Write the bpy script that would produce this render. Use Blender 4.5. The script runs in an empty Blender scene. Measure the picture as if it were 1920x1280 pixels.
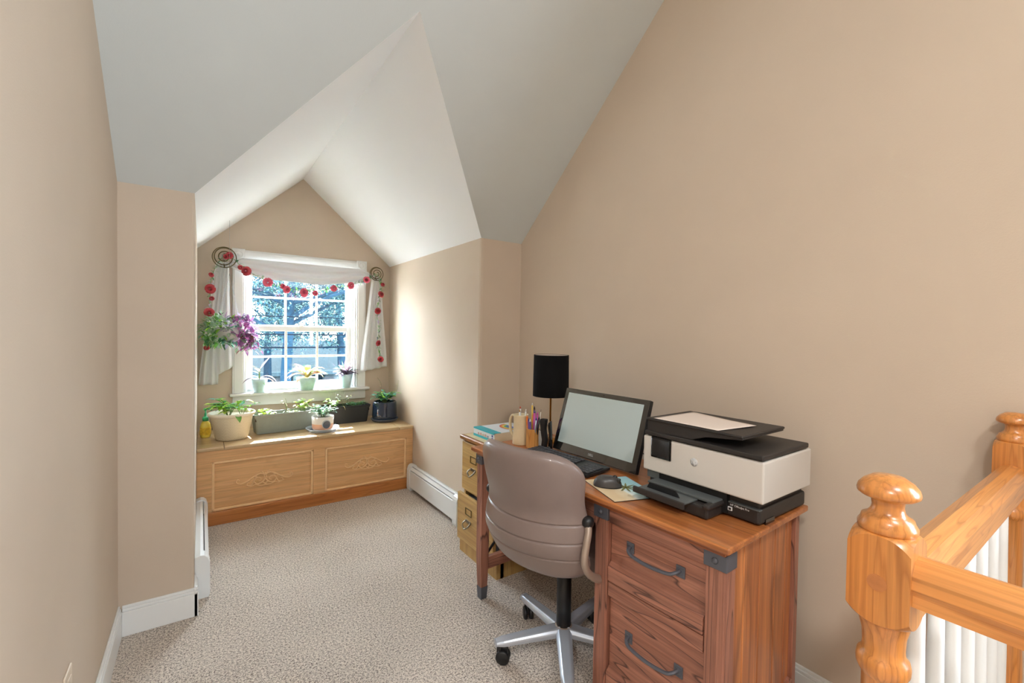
import bpy, bmesh, math, random
from mathutils import Vector, Matrix
R = math.radians
PI = math.pi
S = bpy.context.scene
COL = S.collection

# ------------------------------------------------------------------ camera
F_PX = 839.83
cam_d = bpy.data.cameras.new('camera')
cam = bpy.data.objects.new('camera', cam_d)
COL.objects.link(cam)
cam_d.sensor_width = 36.0
cam_d.lens = F_PX * 36.0 / 1920.0
cam_d.clip_start = 0.02
cam_d.clip_end = 300
yaw, pit, rol = R(34.785), R(1.143), R(0.901)
fwd = Vector((math.sin(yaw) * math.cos(pit), math.cos(yaw) * math.cos(pit), -math.sin(pit)))
rgt = Vector((math.cos(yaw), -math.sin(yaw), 0))
upv = rgt.cross(fwd)
r2 = rgt * math.cos(rol) - upv * -math.sin(rol)
u2 = upv * math.cos(rol) - rgt * math.sin(rol)
cam.matrix_world = Matrix(((r2.x, u2.x, -fwd.x, 0), (r2.y, u2.y, -fwd.y, 0), (r2.z, u2.z, -fwd.z, 1.32), (0, 0, 0, 1)))
S.camera = cam
S.view_settings.view_transform = 'Standard'
S.view_settings.look = 'None'
S.view_settings.gamma = 1
S.view_settings.use_curve_mapping = False
S.view_settings.exposure = 0.07

# ------------------------------------------------------------------ light
w = bpy.data.worlds.new('world'); S.world = w; w.use_nodes = True
bg = w.node_tree.nodes['Background']
bg.inputs[0].default_value = (0.74, 0.88, 1.0, 1)
bg.inputs[1].default_value = 38.0

def light(name, kind, loc, power, color, rot=None, size=None, size_y=None, aim=None):
    d = bpy.data.lights.new(name, kind); o = bpy.data.objects.new(name, d); COL.objects.link(o)
    o.location = loc; d.energy = power; d.color = color
    if kind == 'AREA':
        d.size = size
        if size_y: d.shape = 'RECTANGLE'; d.size_y = size_y
    if kind == 'POINT': d.shadow_soft_size = size
    if aim is not None:
        o.rotation_euler = (Vector(aim) - Vector(loc)).to_track_quat('-Z', 'Y').to_euler()
    return o

sun = light('sun', 'SUN', (3, 12, 14), 68.0, (1.0, 0.97, 0.94), aim=(3 - 0.15 * 6, 12 - 6, 14 - 6 * 1.3))
sun.data.angle = R(0.8)
pt = light('window_portal', 'AREA', (0.72, 4.36, 1.32), 1, (1, 1, 1), size=0.95, size_y=1.1, aim=(0.72, 0, 1.32))
pt.data.cycles.is_portal = True
pt2 = light('window_fill_portal', 'AREA', (1.87, -1.25, 1.65), 1, (1, 1, 1), size=1.0, size_y=1.3, aim=(0, -1.25, 1.65))
pt2.data.cycles.is_portal = True

# ------------------------------------------------------------------ materials
MATS = {}
def nmat(name):
    m = bpy.data.materials.new(name); m.use_nodes = True
    nt = m.node_tree; b = nt.nodes['Principled BSDF']
    return m, nt, b
def N(nt, t, **k):
    n = nt.nodes.new(t)
    for a, v in k.items(): setattr(n, a, v)
    return n
def rgb(c): return (c[0], c[1], c[2], 1)
def srgb(r, g, b):
    f = lambda v: (v / 255 / 12.92) if v / 255 <= 0.04045 else ((v / 255 + 0.055) / 1.055) ** 2.4
    return (f(r), f(g), f(b))
def ramp(nt, stops):
    r = N(nt, 'ShaderNodeValToRGB'); e = r.color_ramp.elements
    while len(e) < len(stops): e.new(0.5)
    for i, (p, c) in enumerate(stops): e[i].position = p; e[i].color = rgb(c)
    return r
def coords(nt, scale=(1, 1, 1), rot=(0, 0, 0)):
    t = N(nt, 'ShaderNodeTexCoord'); m = N(nt, 'ShaderNodeMapping')
    m.inputs['Scale'].default_value = scale; m.inputs['Rotation'].default_value = rot
    nt.links.new(t.outputs['Object'], m.inputs['Vector']); return m.outputs[0]
def noise(nt, vec, scale, detail=4, rough=0.55, dist=0):
    n = N(nt, 'ShaderNodeTexNoise'); n.inputs['Scale'].default_value = scale
    n.inputs['Detail'].default_value = detail; n.inputs['Roughness'].default_value = rough
    n.inputs['Distortion'].default_value = dist
    nt.links.new(vec, n.inputs['Vector']); return n.outputs[0]
def bump(nt, b, h, strength, dist=0.002):
    n = N(nt, 'ShaderNodeBump'); n.inputs['Strength'].default_value = strength; n.inputs['Distance'].default_value = dist
    nt.links.new(h, n.inputs['Height']); nt.links.new(n.outputs[0], b.inputs['Normal'])

def plain(name, c, rough=0.5, metal=0.0, coat=0.0, spec=None, var=0.0, vs=30, bmp=0.0, bs=200, trans=0.0, emit=None, bd=0.001):
    if name in MATS: return MATS[name]
    m, nt, b = nmat(name)
    b.inputs['Base Color'].default_value = rgb(c); b.inputs['Roughness'].default_value = rough
    b.inputs['Metallic'].default_value = metal; b.inputs['Coat Weight'].default_value = coat
    if spec is not None: b.inputs['Specular IOR Level'].default_value = spec
    if trans: b.inputs['Transmission Weight'].default_value = trans
    if var or bmp: v = coords(nt)
    if var:
        r = ramp(nt, [(0.3, [x * (1 - var) for x in c]), (0.7, [min(1, x * (1 + var)) for x in c])])
        nt.links.new(noise(nt, v, vs), r.inputs[0]); nt.links.new(r.outputs[0], b.inputs['Base Color'])
    if bmp: bump(nt, b, noise(nt, v, bs, 3), bmp, bd)
    if emit: b.inputs['Emission Color'].default_value = rgb(emit[0]); b.inputs['Emission Strength'].default_value = emit[1]
    MATS[name] = m; return m

def wood(name, base, dark, line, axis='Z', across=9.0, along=0.9, nlines=9.0, line_w=0.18, line_amt=0.6, rough=0.35, coat=0.2, streak=0.5, worn=None):
    """long-grain wood: contour lines of a stretched noise give cathedral figure, fine stretched noise gives pores"""
    if name in MATS: return MATS[name]
    m, nt, b = nmat(name); L = nt.links.new
    sc = {'X': (along, across, across), 'Y': (across, along, across), 'Z': (across, across, along)}[axis]
    v = coords(nt, sc)
    n1 = noise(nt, v, 1.0, 2, 0.45, 0.25)
    mu = N(nt, 'ShaderNodeMath', operation='MULTIPLY'); mu.inputs[1].default_value = nlines; L(n1, mu.inputs[0])
    fr = N(nt, 'ShaderNodeMath', operation='FRACT'); L(mu.outputs[0], fr.inputs[0])
    lr = ramp(nt, [(0.0, (line_amt,) * 3), (line_w, (0, 0, 0)), (0.93, (line_amt * 0.25,) * 3), (1.0, (line_amt,) * 3)])
    L(fr.outputs[0], lr.inputs[0])
    fs = {'X': (3.5, 160, 160), 'Y': (160, 3.5, 160), 'Z': (160, 160, 3.5)}[axis]
    v2 = coords(nt, fs); n2 = noise(nt, v2, 1.0, 3, 0.6)
    fs3 = {'X': (0.8, 22, 22), 'Y': (22, 0.8, 22), 'Z': (22, 22, 0.8)}[axis]
    n3 = noise(nt, coords(nt, fs3), 1.0, 2, 0.5)
    r1 = ramp(nt, [(0.32, dark), (0.62, base)]); L(n3, r1.inputs[0])
    mx = N(nt, 'ShaderNodeMix', data_type='RGBA'); mx.blend_type = 'MIX'
    L(lr.outputs[0], mx.inputs[0]); L(r1.outputs[0], mx.inputs[6]); mx.inputs[7].default_value = rgb(line)
    r2_ = ramp(nt, [(0.35, (1 - streak,) * 3), (0.6, (1, 1, 1))]); L(n2, r2_.inputs[0])
    m2 = N(nt, 'ShaderNodeMix', data_type='RGBA'); m2.blend_type = 'MULTIPLY'; m2.inputs[0].default_value = 1
    L(mx.outputs[2], m2.inputs[6]); L(r2_.outputs[0], m2.inputs[7])
    out = m2.outputs[2]
    if worn:
        n4 = noise(nt, coords(nt, {'X': (1, 6, 6), 'Y': (6, 1, 6), 'Z': (6, 6, 1)}[axis]), 1.0, 5, 0.7)
        r4 = ramp(nt, [(0.52, (0, 0, 0)), (0.72, (0.75,) * 3)]); L(n4, r4.inputs[0])
        m3 = N(nt, 'ShaderNodeMix', data_type='RGBA'); L(r4.outputs[0], m3.inputs[0]); L(out, m3.inputs[6]); m3.inputs[7].default_value = rgb(worn)
        out = m3.outputs[2]
    L(out, b.inputs['Base Color'])
    b.inputs['Roughness'].default_value = rough; b.inputs['Coat Weight'].default_value = coat; b.inputs['Coat Roughness'].default_value = 0.25
    bump(nt, b, n2, 0.12, 0.0006)
    MATS[name] = m; return m

# paint
WALL = plain('tan_wall_paint', srgb(207, 190, 171), 0.85, spec=0.2, var=0.02, vs=3, bmp=0.35, bs=230, bd=0.0008)
CEIL = plain('grey_ceiling_paint', srgb(211, 216, 215), 0.85, spec=0.2, var=0.02, vs=3, bmp=0.3, bs=180, bd=0.0008)
CEIL_LIT = plain('ceiling_paint_lit', srgb(248, 248, 248), 0.8, bmp=0.3, bs=180, bd=0.0008)  # same ceiling, lightened: window bounce put into the dormer colour
TRIM = plain('white_trim_paint', srgb(240, 240, 238), 0.3, bmp=0.1, bs=60)
METW = plain('white_enamel', srgb(238, 240, 240), 0.3)
DARKGAP = plain('dark_slot', (0.03, 0.03, 0.03), 0.8)
# carpet
m, nt, b = nmat('beige_carpet'); v = coords(nt)
n1 = noise(nt, v, 120, 3, 0.75); n2 = noise(nt, v, 300, 2, 0.7); n3 = noise(nt, v, 2.2, 2)
ad = N(nt, 'ShaderNodeMath', operation='ADD'); nt.links.new(n1, ad.inputs[0]); nt.links.new(n2, ad.inputs[1])
a2 = N(nt, 'ShaderNodeMath', operation='MULTIPLY_ADD'); a2.inputs[1].default_value = 0.10; nt.links.new(n3, a2.inputs[0]); nt.links.new(ad.outputs[0], a2.inputs[2])
hf = N(nt, 'ShaderNodeMath', operation='MULTIPLY'); hf.inputs[1].default_value = 0.5; nt.links.new(a2.outputs[0], hf.inputs[0])
cr = ramp(nt, [(0.43, srgb(84, 72, 64)), (0.50, srgb(204, 188, 174)), (0.57, srgb(255, 243, 230))]); nt.links.new(hf.outputs[0], cr.inputs[0])
nt.links.new(cr.outputs[0], b.inputs['Base Color']); b.inputs['Roughness'].default_value = 0.95
b.inputs['Specular IOR Level'].default_value = 0.1
bump(nt, b, hf.outputs[0], 0.9, 0.012); CARPET = m

OAK = dict(base=srgb(224, 152, 82), dark=srgb(208, 132, 62), line=srgb(170, 98, 40), rough=0.28, coat=0.45, streak=0.25, across=24, along=1.6, nlines=8)
OAK_X = wood('honey_oak_x', axis='X', **OAK); OAK_Y = wood('honey_oak_y', axis='Y', **OAK); OAK_Z = wood('honey_oak_z', axis='Z', **OAK)
BO = dict(base=srgb(236, 188, 134), dark=srgb(224, 172, 116), line=srgb(196, 144, 92), rough=0.45, coat=0.1, streak=0.2, line_amt=0.35)
BENCH = wood('light_oak_bench', axis='X', **BO); BENCH_V = wood('light_oak_stile', axis='Z', **BO)
BTRIM = plain('pale_oak_moulding', srgb(244, 204, 152), 0.45, var=0.06, vs=25)
BAPPL = plain('pale_carved_wood', srgb(242, 202, 150), 0.5, var=0.05)
BTOP = wood('bench_top_oak', axis='X', base=srgb(212, 184, 142), dark=srgb(196, 164, 118), line=srgb(176, 140, 96), rough=0.3, coat=0.3, streak=0.15, line_amt=0.3)
BBASE = wood('bench_plinth_oak', axis='X', base=srgb(204, 134, 72), dark=srgb(186, 114, 56), line=srgb(150, 88, 40), streak=0.2)
DK = dict(base=srgb(186, 126, 102), dark=srgb(150, 96, 76), line=srgb(44, 26, 24), rough=0.42, coat=0.12, streak=0.3, across=9, nlines=11, line_w=0.055, line_amt=0.85, worn=srgb(92, 56, 44))
DESK_Y = wood('cherry_desk_y', axis='Y', **DK); DESK_Z = wood('cherry_desk_z', axis='Z', **DK); DESK_X = wood('cherry_desk_x', axis='X', **DK)
DTOP = wood('cherry_desk_top', axis='Y', base=srgb(204, 128, 70), dark=srgb(164, 92, 48), line=srgb(92, 46, 26), rough=0.3, coat=0.3, streak=0.3, across=5, nlines=5, line_amt=0.4)
DEND = wood('cherry_desk_end', axis='Z', base=srgb(216, 138, 80), dark=srgb(170, 98, 56), line=srgb(84, 40, 24), rough=0.35, coat=0.2, streak=0.3, across=3.5, nlines=5, line_amt=0.45)
CABO = dict(base=srgb(204, 168, 106), dark=srgb(188, 148, 84), line=srgb(158, 118, 62), rough=0.45, coat=0.1, streak=0.22, line_amt=0.35)
CAB_Y = wood('file_cabinet_oak_y', axis='Y', **CABO); CAB_Z = wood('file_cabinet_oak_z', axis='Z', **CABO)
CABT = wood('file_cabinet_edge', axis='Y', base=srgb(186, 130, 74), dark=srgb(166, 108, 58), line=srgb(130, 82, 42), rough=0.35)
IRON = plain('dark_bronze_metal', srgb(96, 98, 106), 0.45, 0.35, bmp=0.15, bs=120)
BLKM = plain('black_metal', srgb(26, 25, 26), 0.45, 0.3)
LEATH = plain('grey_brown_leather', srgb(130, 113, 107), 0.34, coat=0.25, var=0.05, vs=8, bmp=0.25, bs=420, bd=0.0006)
SILV = plain('silver_grey_metal', srgb(190, 196, 206), 0.30, 0.45)
CHARM = plain('taupe_painted_metal', srgb(170, 152, 138), 0.35, 0.35)
BLKP = plain('black_plastic', srgb(24, 24, 26), 0.4, bmp=0.1, bs=300)
BLKG = plain('black_gloss', srgb(8, 8, 9), 0.08, coat=0.6)
PBLK = plain('printer_charcoal', srgb(44, 40, 38), 0.5, bmp=0.2, bs=600, bd=0.0004)
PGRY = plain('printer_grey_tray', srgb(88, 92, 92), 0.4)
PWHT = plain('printer_light_grey', srgb(214, 208, 200), 0.45)
BRASS = plain('brushed_brass', srgb(204, 158, 88), 0.28, 0.9)
BRZ = plain('antique_bronze_wire', srgb(104, 92, 56), 0.4, 0.7)
SOIL = plain('potting_soil', srgb(64, 46, 34), 0.95, var=0.4, vs=90, bmp=0.8, bs=90, bd=0.004)
# fabric
def fabric(name, c, alpha, transl):
    m = bpy.data.materials.new(name); m.use_nodes = True; nt = m.node_tree
    for n in list(nt.nodes): nt.nodes.remove(n)
    o = N(nt, 'ShaderNodeOutputMaterial'); d = N(nt, 'ShaderNodeBsdfDiffuse'); t = N(nt, 'ShaderNodeBsdfTranslucent'); tr = N(nt, 'ShaderNodeBsdfTransparent')
    d.inputs[0].default_value = rgb(c); t.inputs[0].default_value = rgb(c)
    m1 = N(nt, 'ShaderNodeMixShader'); m1.inputs[0].default_value = transl; m2 = N(nt, 'ShaderNodeMixShader'); m2.inputs[0].default_value = alpha
    nt.links.new(d.outputs[0], m1.inputs[1]); nt.links.new(t.outputs[0], m1.inputs[2]); nt.links.new(m1.outputs[0], m2.inputs[1]); nt.links.new(tr.outputs[0], m2.inputs[2])
    nt.links.new(m2.outputs[0], o.inputs[0]); return m
SHEER = fabric('white_sheer_fabric', (0.96, 0.96, 0.96), 0.06, 0.42)
SHEER3 = fabric('white_swag_fabric', (0.86, 0.86, 0.87), 0.0, 0.08)
SHEER2 = fabric('white_lace_fabric', (0.78, 0.78, 0.8), 0.05, 0.3)
m = bpy.data.materials.new('window_glass'); m.use_nodes = True; nt = m.node_tree
for n in list(nt.nodes): nt.nodes.remove(n)
o_ = N(nt, 'ShaderNodeOutputMaterial'); g_ = N(nt, 'ShaderNodeBsdfGlossy'); t_ = N(nt, 'ShaderNodeBsdfTransparent'); x_ = N(nt, 'ShaderNodeMixShader')
g_.inputs['Roughness'].default_value = 0.02; x_.inputs[0].default_value = 0.05
nt.links.new(t_.outputs[0], x_.inputs[1]); nt.links.new(g_.outputs[0], x_.inputs[2]); nt.links.new(x_.outputs[0], o_.inputs[0]); GLASS = m
CLEARP = plain('clear_plastic', (0.85, 0.92, 1.0), 0.08, trans=0.85)
def leafm(name, c, rough=0.4, c2=None):
    if name in MATS: return MATS[name]
    m, nt, b = nmat(name)
    v = coords(nt); r = ramp(nt, [(0.35, c2 or [x * 0.75 for x in c]), (0.65, c)])
    nt.links.new(noise(nt, v, 70, 2), r.inputs[0]); nt.links.new(r.outputs[0], b.inputs['Base Color'])
    b.inputs['Roughness'].default_value = rough
    b.inputs['Subsurface Weight'].default_value = 0.0
    t = N(nt, 'ShaderNodeBsdfTranslucent'); t.inputs[0].default_value = rgb([min(1, x * 1.2) for x in c])
    mx = N(nt, 'ShaderNodeMixShader'); mx.inputs[0].default_value = 0.3
    out = [n for n in nt.nodes if n.type == 'OUTPUT_MATERIAL'][0]
    nt.links.new(b.outputs[0], mx.inputs[1]); nt.links.new(t.outputs[0], mx.inputs[2]); nt.links.new(mx.outputs[0], out.inputs[0])
    MATS[name] = m; return m

# ------------------------------------------------------------------ mesh builder
class MB:
    def __init__(s): s.v = []; s.f = []; s.mi = []; s.mats = []; s.sm = []; s.cur = 0
    def use(s, m):
        if m not in s.mats: s.mats.append(m)
        s.cur = s.mats.index(m); return s
    def add(s, vs, fs, smooth=False, M=None):
        o = len(s.v)
        s.v += [tuple(M @ Vector(p)) if M else tuple(p) for p in vs]
        for f in fs: s.f.append([i + o for i in f]); s.mi.append(s.cur); s.sm.append(smooth)
        return s
    def box(s, lo, hi, bev=0.0, M=None, seg=2):
        x0, y0, z0 = lo; x1, y1, z1 = hi
        if x0 > x1: x0, x1 = x1, x0
        if y0 > y1: y0, y1 = y1, y0
        if z0 > z1: z0, z1 = z1, z0
        vs = [(x0, y0, z0), (x1, y0, z0), (x1, y1, z0), (x0, y1, z0), (x0, y0, z1), (x1, y0, z1), (x1, y1, z1), (x0, y1, z1)]
        fs = [(0, 3, 2, 1), (4, 5, 6, 7), (0, 1, 5, 4), (1, 2, 6, 5), (2, 3, 7, 6), (3, 0, 4, 7)]
        if not bev: return s.add(vs, fs, False, M)
        bm = bmesh.new(); bv = [bm.verts.new(p) for p in vs]
        for f in fs: bm.faces.new([bv[i] for i in f])
        bmesh.ops.bevel(bm, geom=list(bm.edges), offset=min(bev, 0.49 * min(x1 - x0, y1 - y0, z1 - z0)), segments=seg, affect='EDGES', profile=0.5)
        s.bm(bm, False, M); return s
    def bm(s, bm, smooth=True, M=None):
        bm.verts.index_update()
        s.add([v.co[:] for v in bm.verts], [[v.index for v in f.verts] for f in bm.faces], smooth, M); bm.free()
    def prism(s, poly, ax, a, b, M=None, bev=0.0):
        """poly in the two other axes (in x,y,z order), extruded along ax from a to b"""
        n = len(poly)
        def P(q, h):
            if ax == 0: return (h, q[0], q[1])
            if ax == 1: return (q[0], h, q[1])
            return (q[0], q[1], h)
        vs = [P(q, a) for q in poly] + [P(q, b) for q in poly]
        fs = [list(range(n))[::-1], list(range(n, 2 * n))] + [(i, (i + 1) % n, n + (i + 1) % n, n + i) for i in range(n)]
        bm = bmesh.new(); bv = [bm.verts.new(p) for p in vs]
        for f in fs: bm.faces.new([bv[i] for i in f])
        bmesh.ops.recalc_face_normals(bm, faces=bm.faces)
        if bev: bmesh.ops.bevel(bm, geom=list(bm.edges), offset=bev, segments=2, affect='EDGES', profile=0.5)
        s.bm(bm, False, M); return s
    def lathe(s, prof, seg=32, c=(0, 0, 0), M=None, smooth=True, cap=True):
        vs = []; fs = []
        for r, z in prof:
            for k in range(seg):
                a = 2 * PI * k / seg; vs.append((c[0] + r * math.cos(a), c[1] + r * math.sin(a), c[2] + z))
        for i in range(len(prof) - 1):
            for k in range(seg):
                k2 = (k + 1) % seg; fs.append((i * seg + k, i * seg + k2, (i + 1) * seg + k2, (i + 1) * seg + k))
        if cap:
            if prof[0][0] > 1e-6: fs.append(list(range(seg))[::-1])
            if prof[-1][0] > 1e-6: fs.append([(len(prof) - 1) * seg + k for k in range(seg)])
        return s.add(vs, fs, smooth, M)
    def tube(s, pts, r, seg=8, M=None, cap=True, flat=1.0):
        pts = [Vector(p) for p in pts]; n = len(pts)
        rr = r if isinstance(r, (list, tuple)) else [r] * n
        vs = []; fs = []; prev = None
        for i, p in enumerate(pts):
            t = (pts[min(i + 1, n - 1)] - pts[max(i - 1, 0)]).normalized()
            if prev is None:
                a = Vector((0, 0, 1)) if abs(t.z) < 0.9 else Vector((1, 0, 0))
                u = t.cross(a).normalized()
            else: u = (prev - t * prev.dot(t)).normalized()
            prev = u; q = t.cross(u)
            for k in range(seg):
                an = 2 * PI * k / seg; vs.append(p + u * math.cos(an) * rr[i] + q * math.sin(an) * rr[i] * flat)
        for i in range(n - 1):
            for k in range(seg):
                k2 = (k + 1) % seg; fs.append((i * seg + k, i * seg + k2, (i + 1) * seg + k2, (i + 1) * seg + k))
        if cap: fs.append(list(range(seg))[::-1]); fs.append([(n - 1) * seg + k for k in range(seg)])
        return s.add(vs, fs, True, M)
    def grid(s, fn, nu, nv, smooth=True, closed_u=False):
        vs = [fn(i / (nu if closed_u else nu - 1), j / (nv - 1)) for j in range(nv) for i in range(nu)]
        fs = []
        for j in range(nv - 1):
            for i in range(nu if closed_u else nu - 1):
                i2 = (i + 1) % nu; fs.append((j * nu + i, j * nu + i2, (j + 1) * nu + i2, (j + 1) * nu + i))
        return s.add(vs, fs, smooth)
    def leaf(s, p, d, L, W, droop=0.5, n=4, fold=0.25, tip=1.0):
        p = Vector(p); d = Vector(d).normalized()
        side = d.cross(Vector((0, 0, 1)))
        if side.length < 0.05: side = Vector((1, 0, 0))
        side.normalize(); vs = []; fs = []; q = p.copy(); dd = d.copy(); st = L / n
        for i in range(n + 1):
            t = i / n; wd = W * 0.5 * math.sin(PI * (0.06 + 0.94 * t) ** 0.8) if i < n else 0.0005
            up = side.cross(dd).normalized()
            vs += [q - side * wd + up * wd * fold, q.copy(), q + side * wd + up * wd * fold]
            q = q + dd * st; dd = (dd + Vector((0, 0, -droop / n))).normalized()
        for i in range(n):
            a = i * 3; fs += [(a, a + 1, a + 4, a + 3), (a + 1, a + 2, a + 5, a + 4)]
        return s.add(vs, fs, True)
    def build(s, name, mat=None, parent=None, loc=None, rot=None, smooth_angle=None, bevel=None, solid=None, subsurf=None):
        me = bpy.data.meshes.new(name); me.from_pydata(s.v, [], s.f)
        if s.mats and mat is None:
            for m in s.mats: me.materials.append(m)
            me.polygons.foreach_set('material_index', s.mi)
        elif mat is not None: me.materials.append(mat)
        me.polygons.foreach_set('use_smooth', s.sm)
        me.update()
        o = bpy.data.objects.new(name, me); COL.objects.link(o)
        if parent is not None: o.parent = parent
        if loc: o.location = loc
        if rot: o.rotation_euler = rot
        if solid:
            md = o.modifiers.new('solid', 'SOLIDIFY'); md.thickness = solid; md.offset = 0
        if subsurf:
            md = o.modifiers.new('sub', 'SUBSURF'); md.levels = subsurf; md.render_levels = subsurf
        if bevel:
            md = o.modifiers.new('bev', 'BEVEL'); md.width = bevel; md.segments = 2; md.limit_method = 'ANGLE'
        return o
    def fixn(s):
        bm = bmesh.new(); bv = [bm.verts.new(p) for p in s.v]
        for f in s.f:
            try: bm.faces.new([bv[i] for i in f])
            except ValueError: pass
        return bm

def thing(name, label, cat, loc=(0, 0, 0), rz=0.0, group=None):
    o = bpy.data.objects.new(name, None); COL.objects.link(o)
    o.empty_display_size = 0.05
    o.location = loc; o.rotation_euler = (0, 0, rz); o['label'] = label; o['category'] = cat
    if group: o['group'] = group
    return o
def tag(o, label, cat, group=None, kind=None):
    if label: o['label'] = label
    if cat: o['category'] = cat
    if group: o['group'] = group
    if kind: o['kind'] = kind
    return o
def struct(o, label=None):
    o['kind'] = 'structure'
    if label: o['label'] = label
    return o
def sroot(name, loc=(0, 0, 0)):
    o = bpy.data.objects.new(name, None); COL.objects.link(o); o.location = loc; o['kind'] = 'structure'; return o
def text(body, size, mat, parent, loc, rot, name='lettering', depth=0.0003, align='CENTER', squash=1.0):
    c = bpy.data.curves.new(name, 'FONT'); c.body = body; c.size = size; c.extrude = depth; c.align_x = align; c.align_y = 'CENTER'
    c.materials.append(mat); tmp = bpy.data.objects.new(name + '_curve', c); me = bpy.data.meshes.new_from_object(tmp); bpy.data.objects.remove(tmp)
    o = bpy.data.objects.new(name, me); COL.objects.link(o); o.parent = parent; o.location = loc; o.rotation_euler = rot
    o.scale = (squash, 1, 1); return o
def bez(P, n=12):
    """Catmull-Rom through points"""
    P = [Vector(p) for p in P]; Q = [P[0]] + P + [P[-1]]; out = []
    for i in range(1, len(Q) - 2):
        for k in range(n):
            t = k / n; a, b, c, d = Q[i - 1], Q[i], Q[i + 1], Q[i + 2]
            out.append(0.5 * ((2 * b) + (c - a) * t + (2 * a - 5 * b + 4 * c - d) * t * t + (3 * b - a - 3 * c + d) * t ** 3))
    out.append(P[-1]); return out

# ------------------------------------------------------------------ room shell
XL, XCL, XCR, XR = -0.288, -0.024, 1.476, 1.793
YK, YW, ZK = 2.488, 4.182, 1.924
XA, YA, ZA = 0.716, 1.713, 2.598          # dormer ridge
SL = (ZA - ZK) / (YK - YA)
T = 0.12
ZF = 3.30; YF = YK - (ZF - ZK) / SL       # flat ceiling beyond the slope
def wbox(name, lo, hi, mat=WALL, bev=0.0, label=None):
    return struct(MB().box(lo, hi, bev).build(name, mat), label)
SX, SY = 0.79, 0.17                       # stairwell edge
fl = MB(); fl.box((-2.7, -3.3, -0.25), (SX, YK + 0.5, 0)); fl.box((SX, SY, -0.25), (XR, YK + 0.5, 0)); fl.box((XCL - 0.1, YK + 0.5, -0.25), (XCR + 0.1, YW, 0))
struct(fl.build('floor', CARPET), 'beige speckled loop carpet')
wbox('floor_downstairs', (SX - 1.4, -3.3, -2.75), (XR, 0.6, -2.65), CARPET)
wbox('wall_stairwell_front', (SX, SY, -2.65), (XR, SY + 0.1, -0.251))
wbox('wall_stairwell_side', (SX - 0.1, -3.3, -2.65), (SX, SY + 0.1, -0.251))
wbox('wall_left', (XL - T, 0.55, 0), (XL, YK, 3.32))
struct(MB().prism([(XL - T, YK), (XCL - 0.010, YK), (XCL - 0.003, YK + 0.003), (XCL, YK + 0.010), (XCL, YK + T), (XL - T, YK + T)], 2, 0, ZK + 0.01).build('wall_knee_left', WALL))
struct(MB().prism([(XR + T, YK), (XCR + 0.018, YK), (XCR + 0.005, YK + 0.005), (XCR, YK + 0.018), (XCR, YK + T), (XR + T, YK + T)], 2, 0, ZK + 0.01).build('wall_knee_right', WALL))
wbox('wall_dormer_left', (XCL - T, YK + T, 0), (XCL, YW, ZK + 0.005))
wbox('wall_dormer_right', (XCR, YK + T, 0), (XCR + T, YW, ZK + 0.005))
wbox('wall_back', (-2.7, -3.3 - T, -2.65), (XR + T, -3.3, 3.34))
wbox('wall_front_left', (-2.7, 0.55, 0), (XL, 0.55 + T, 3.34))
# far left wall; right wall with an unseen opening added for fill daylight
wbox('wall_far_left', (-2.82, -3.3, -2.65), (-2.7, 0.55, 3.34))
AY0, AY1, AZ0, AZ1 = -1.75, -0.75, 1.0, 2.3
wl = MB(); wl.box((XR, -3.3, -2.65), (XR + T, AY0, 3.34)); wl.box((XR, AY1, -2.65), (XR + T, YK, 3.34)); wl.box((XR, AY0, -2.65), (XR + T, AY1, AZ0)); wl.box((XR, AY0, AZ1), (XR + T, AY1, 3.34))
struct(wl.build('wall_right', WALL))
w2 = sroot('window_fill')  # unseen window added to brighten the left wall
f = MB()
for a, b_ in ((AY0 - 0.06, AY0), (AY1, AY1 + 0.06)): f.box((XR - 0.015, a, AZ0 - 0.06), (XR + 0.1, b_, AZ1 + 0.06))
for a, b_ in ((AZ0 - 0.06, AZ0), (AZ1, AZ1 + 0.06), (1.58, 1.62)): f.box((XR - 0.015, AY0 - 0.06, a), (XR + 0.1, AY1 + 0.06, b_))
f.build('window_frame', TRIM, w2)
MB().box((XR + 0.05, AY0, AZ0), (XR + 0.055, AY1, AZ1)).build('pane', GLASS, w2)
# window wall: pentagon with an opening
WX0, WX1, WZ0, WZ1 = 0.285, 1.165, 0.80, 1.86
ww = MB()
ww.box((XCL - T, YW, 0), (WX0, YW + 0.15, ZK)); ww.box((WX1, YW, 0), (XCR + T, YW + 0.15, ZK))
ww.box((WX0, YW, 0), (WX1, YW + 0.15, WZ0 - 0.02)); ww.box((WX0, YW, WZ1), (WX1, YW + 0.15, ZK))
DZ = ZA - ZK
ww.prism([(XCL - T, ZK), (XCR + T, ZK), (XCR + T, ZK + 0.01), (XA, ZA + 0.05), (XCL - T, ZK + 0.01)], 1, YW, YW + 0.15)
struct(ww.build('wall_window', WALL))
# main ceiling slope with the dormer cut out of it, then the flat part
def roof(quads, name, mat, thick=0.08, up=Vector((0, 0, 1))):
    mb = MB()
    for q in quads:
        nn = (Vector(q[1]) - Vector(q[0])).cross(Vector(q[2]) - Vector(q[0])).normalized()
        if nn.z < 0: nn = -nn
        o = [tuple(Vector(p) + nn * thick) for p in q]; n = len(q)
        fs = [list(range(n)), list(range(n, 2 * n))[::-1]] + [(i, (i + 1) % n, n + (i + 1) % n, n + i) for i in range(n)]
        mb.add(list(q) + o, fs)
    return struct(mb.build(name, mat))
zs = lambda y: ZK + (YK - y) * SL
EW = 0.0
roof([[(XL - T, YK, ZK), (XCL, YK, ZK), (XA, YA, ZA), (XA, YF, ZF), (XL - T, YF, ZF)],
      [(XCR, YK, ZK), (XR + T, YK, ZK), (XR + T, YF, ZF), (XA, YF, ZF), (XA, YA, ZA)]], 'ceiling', CEIL)
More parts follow.
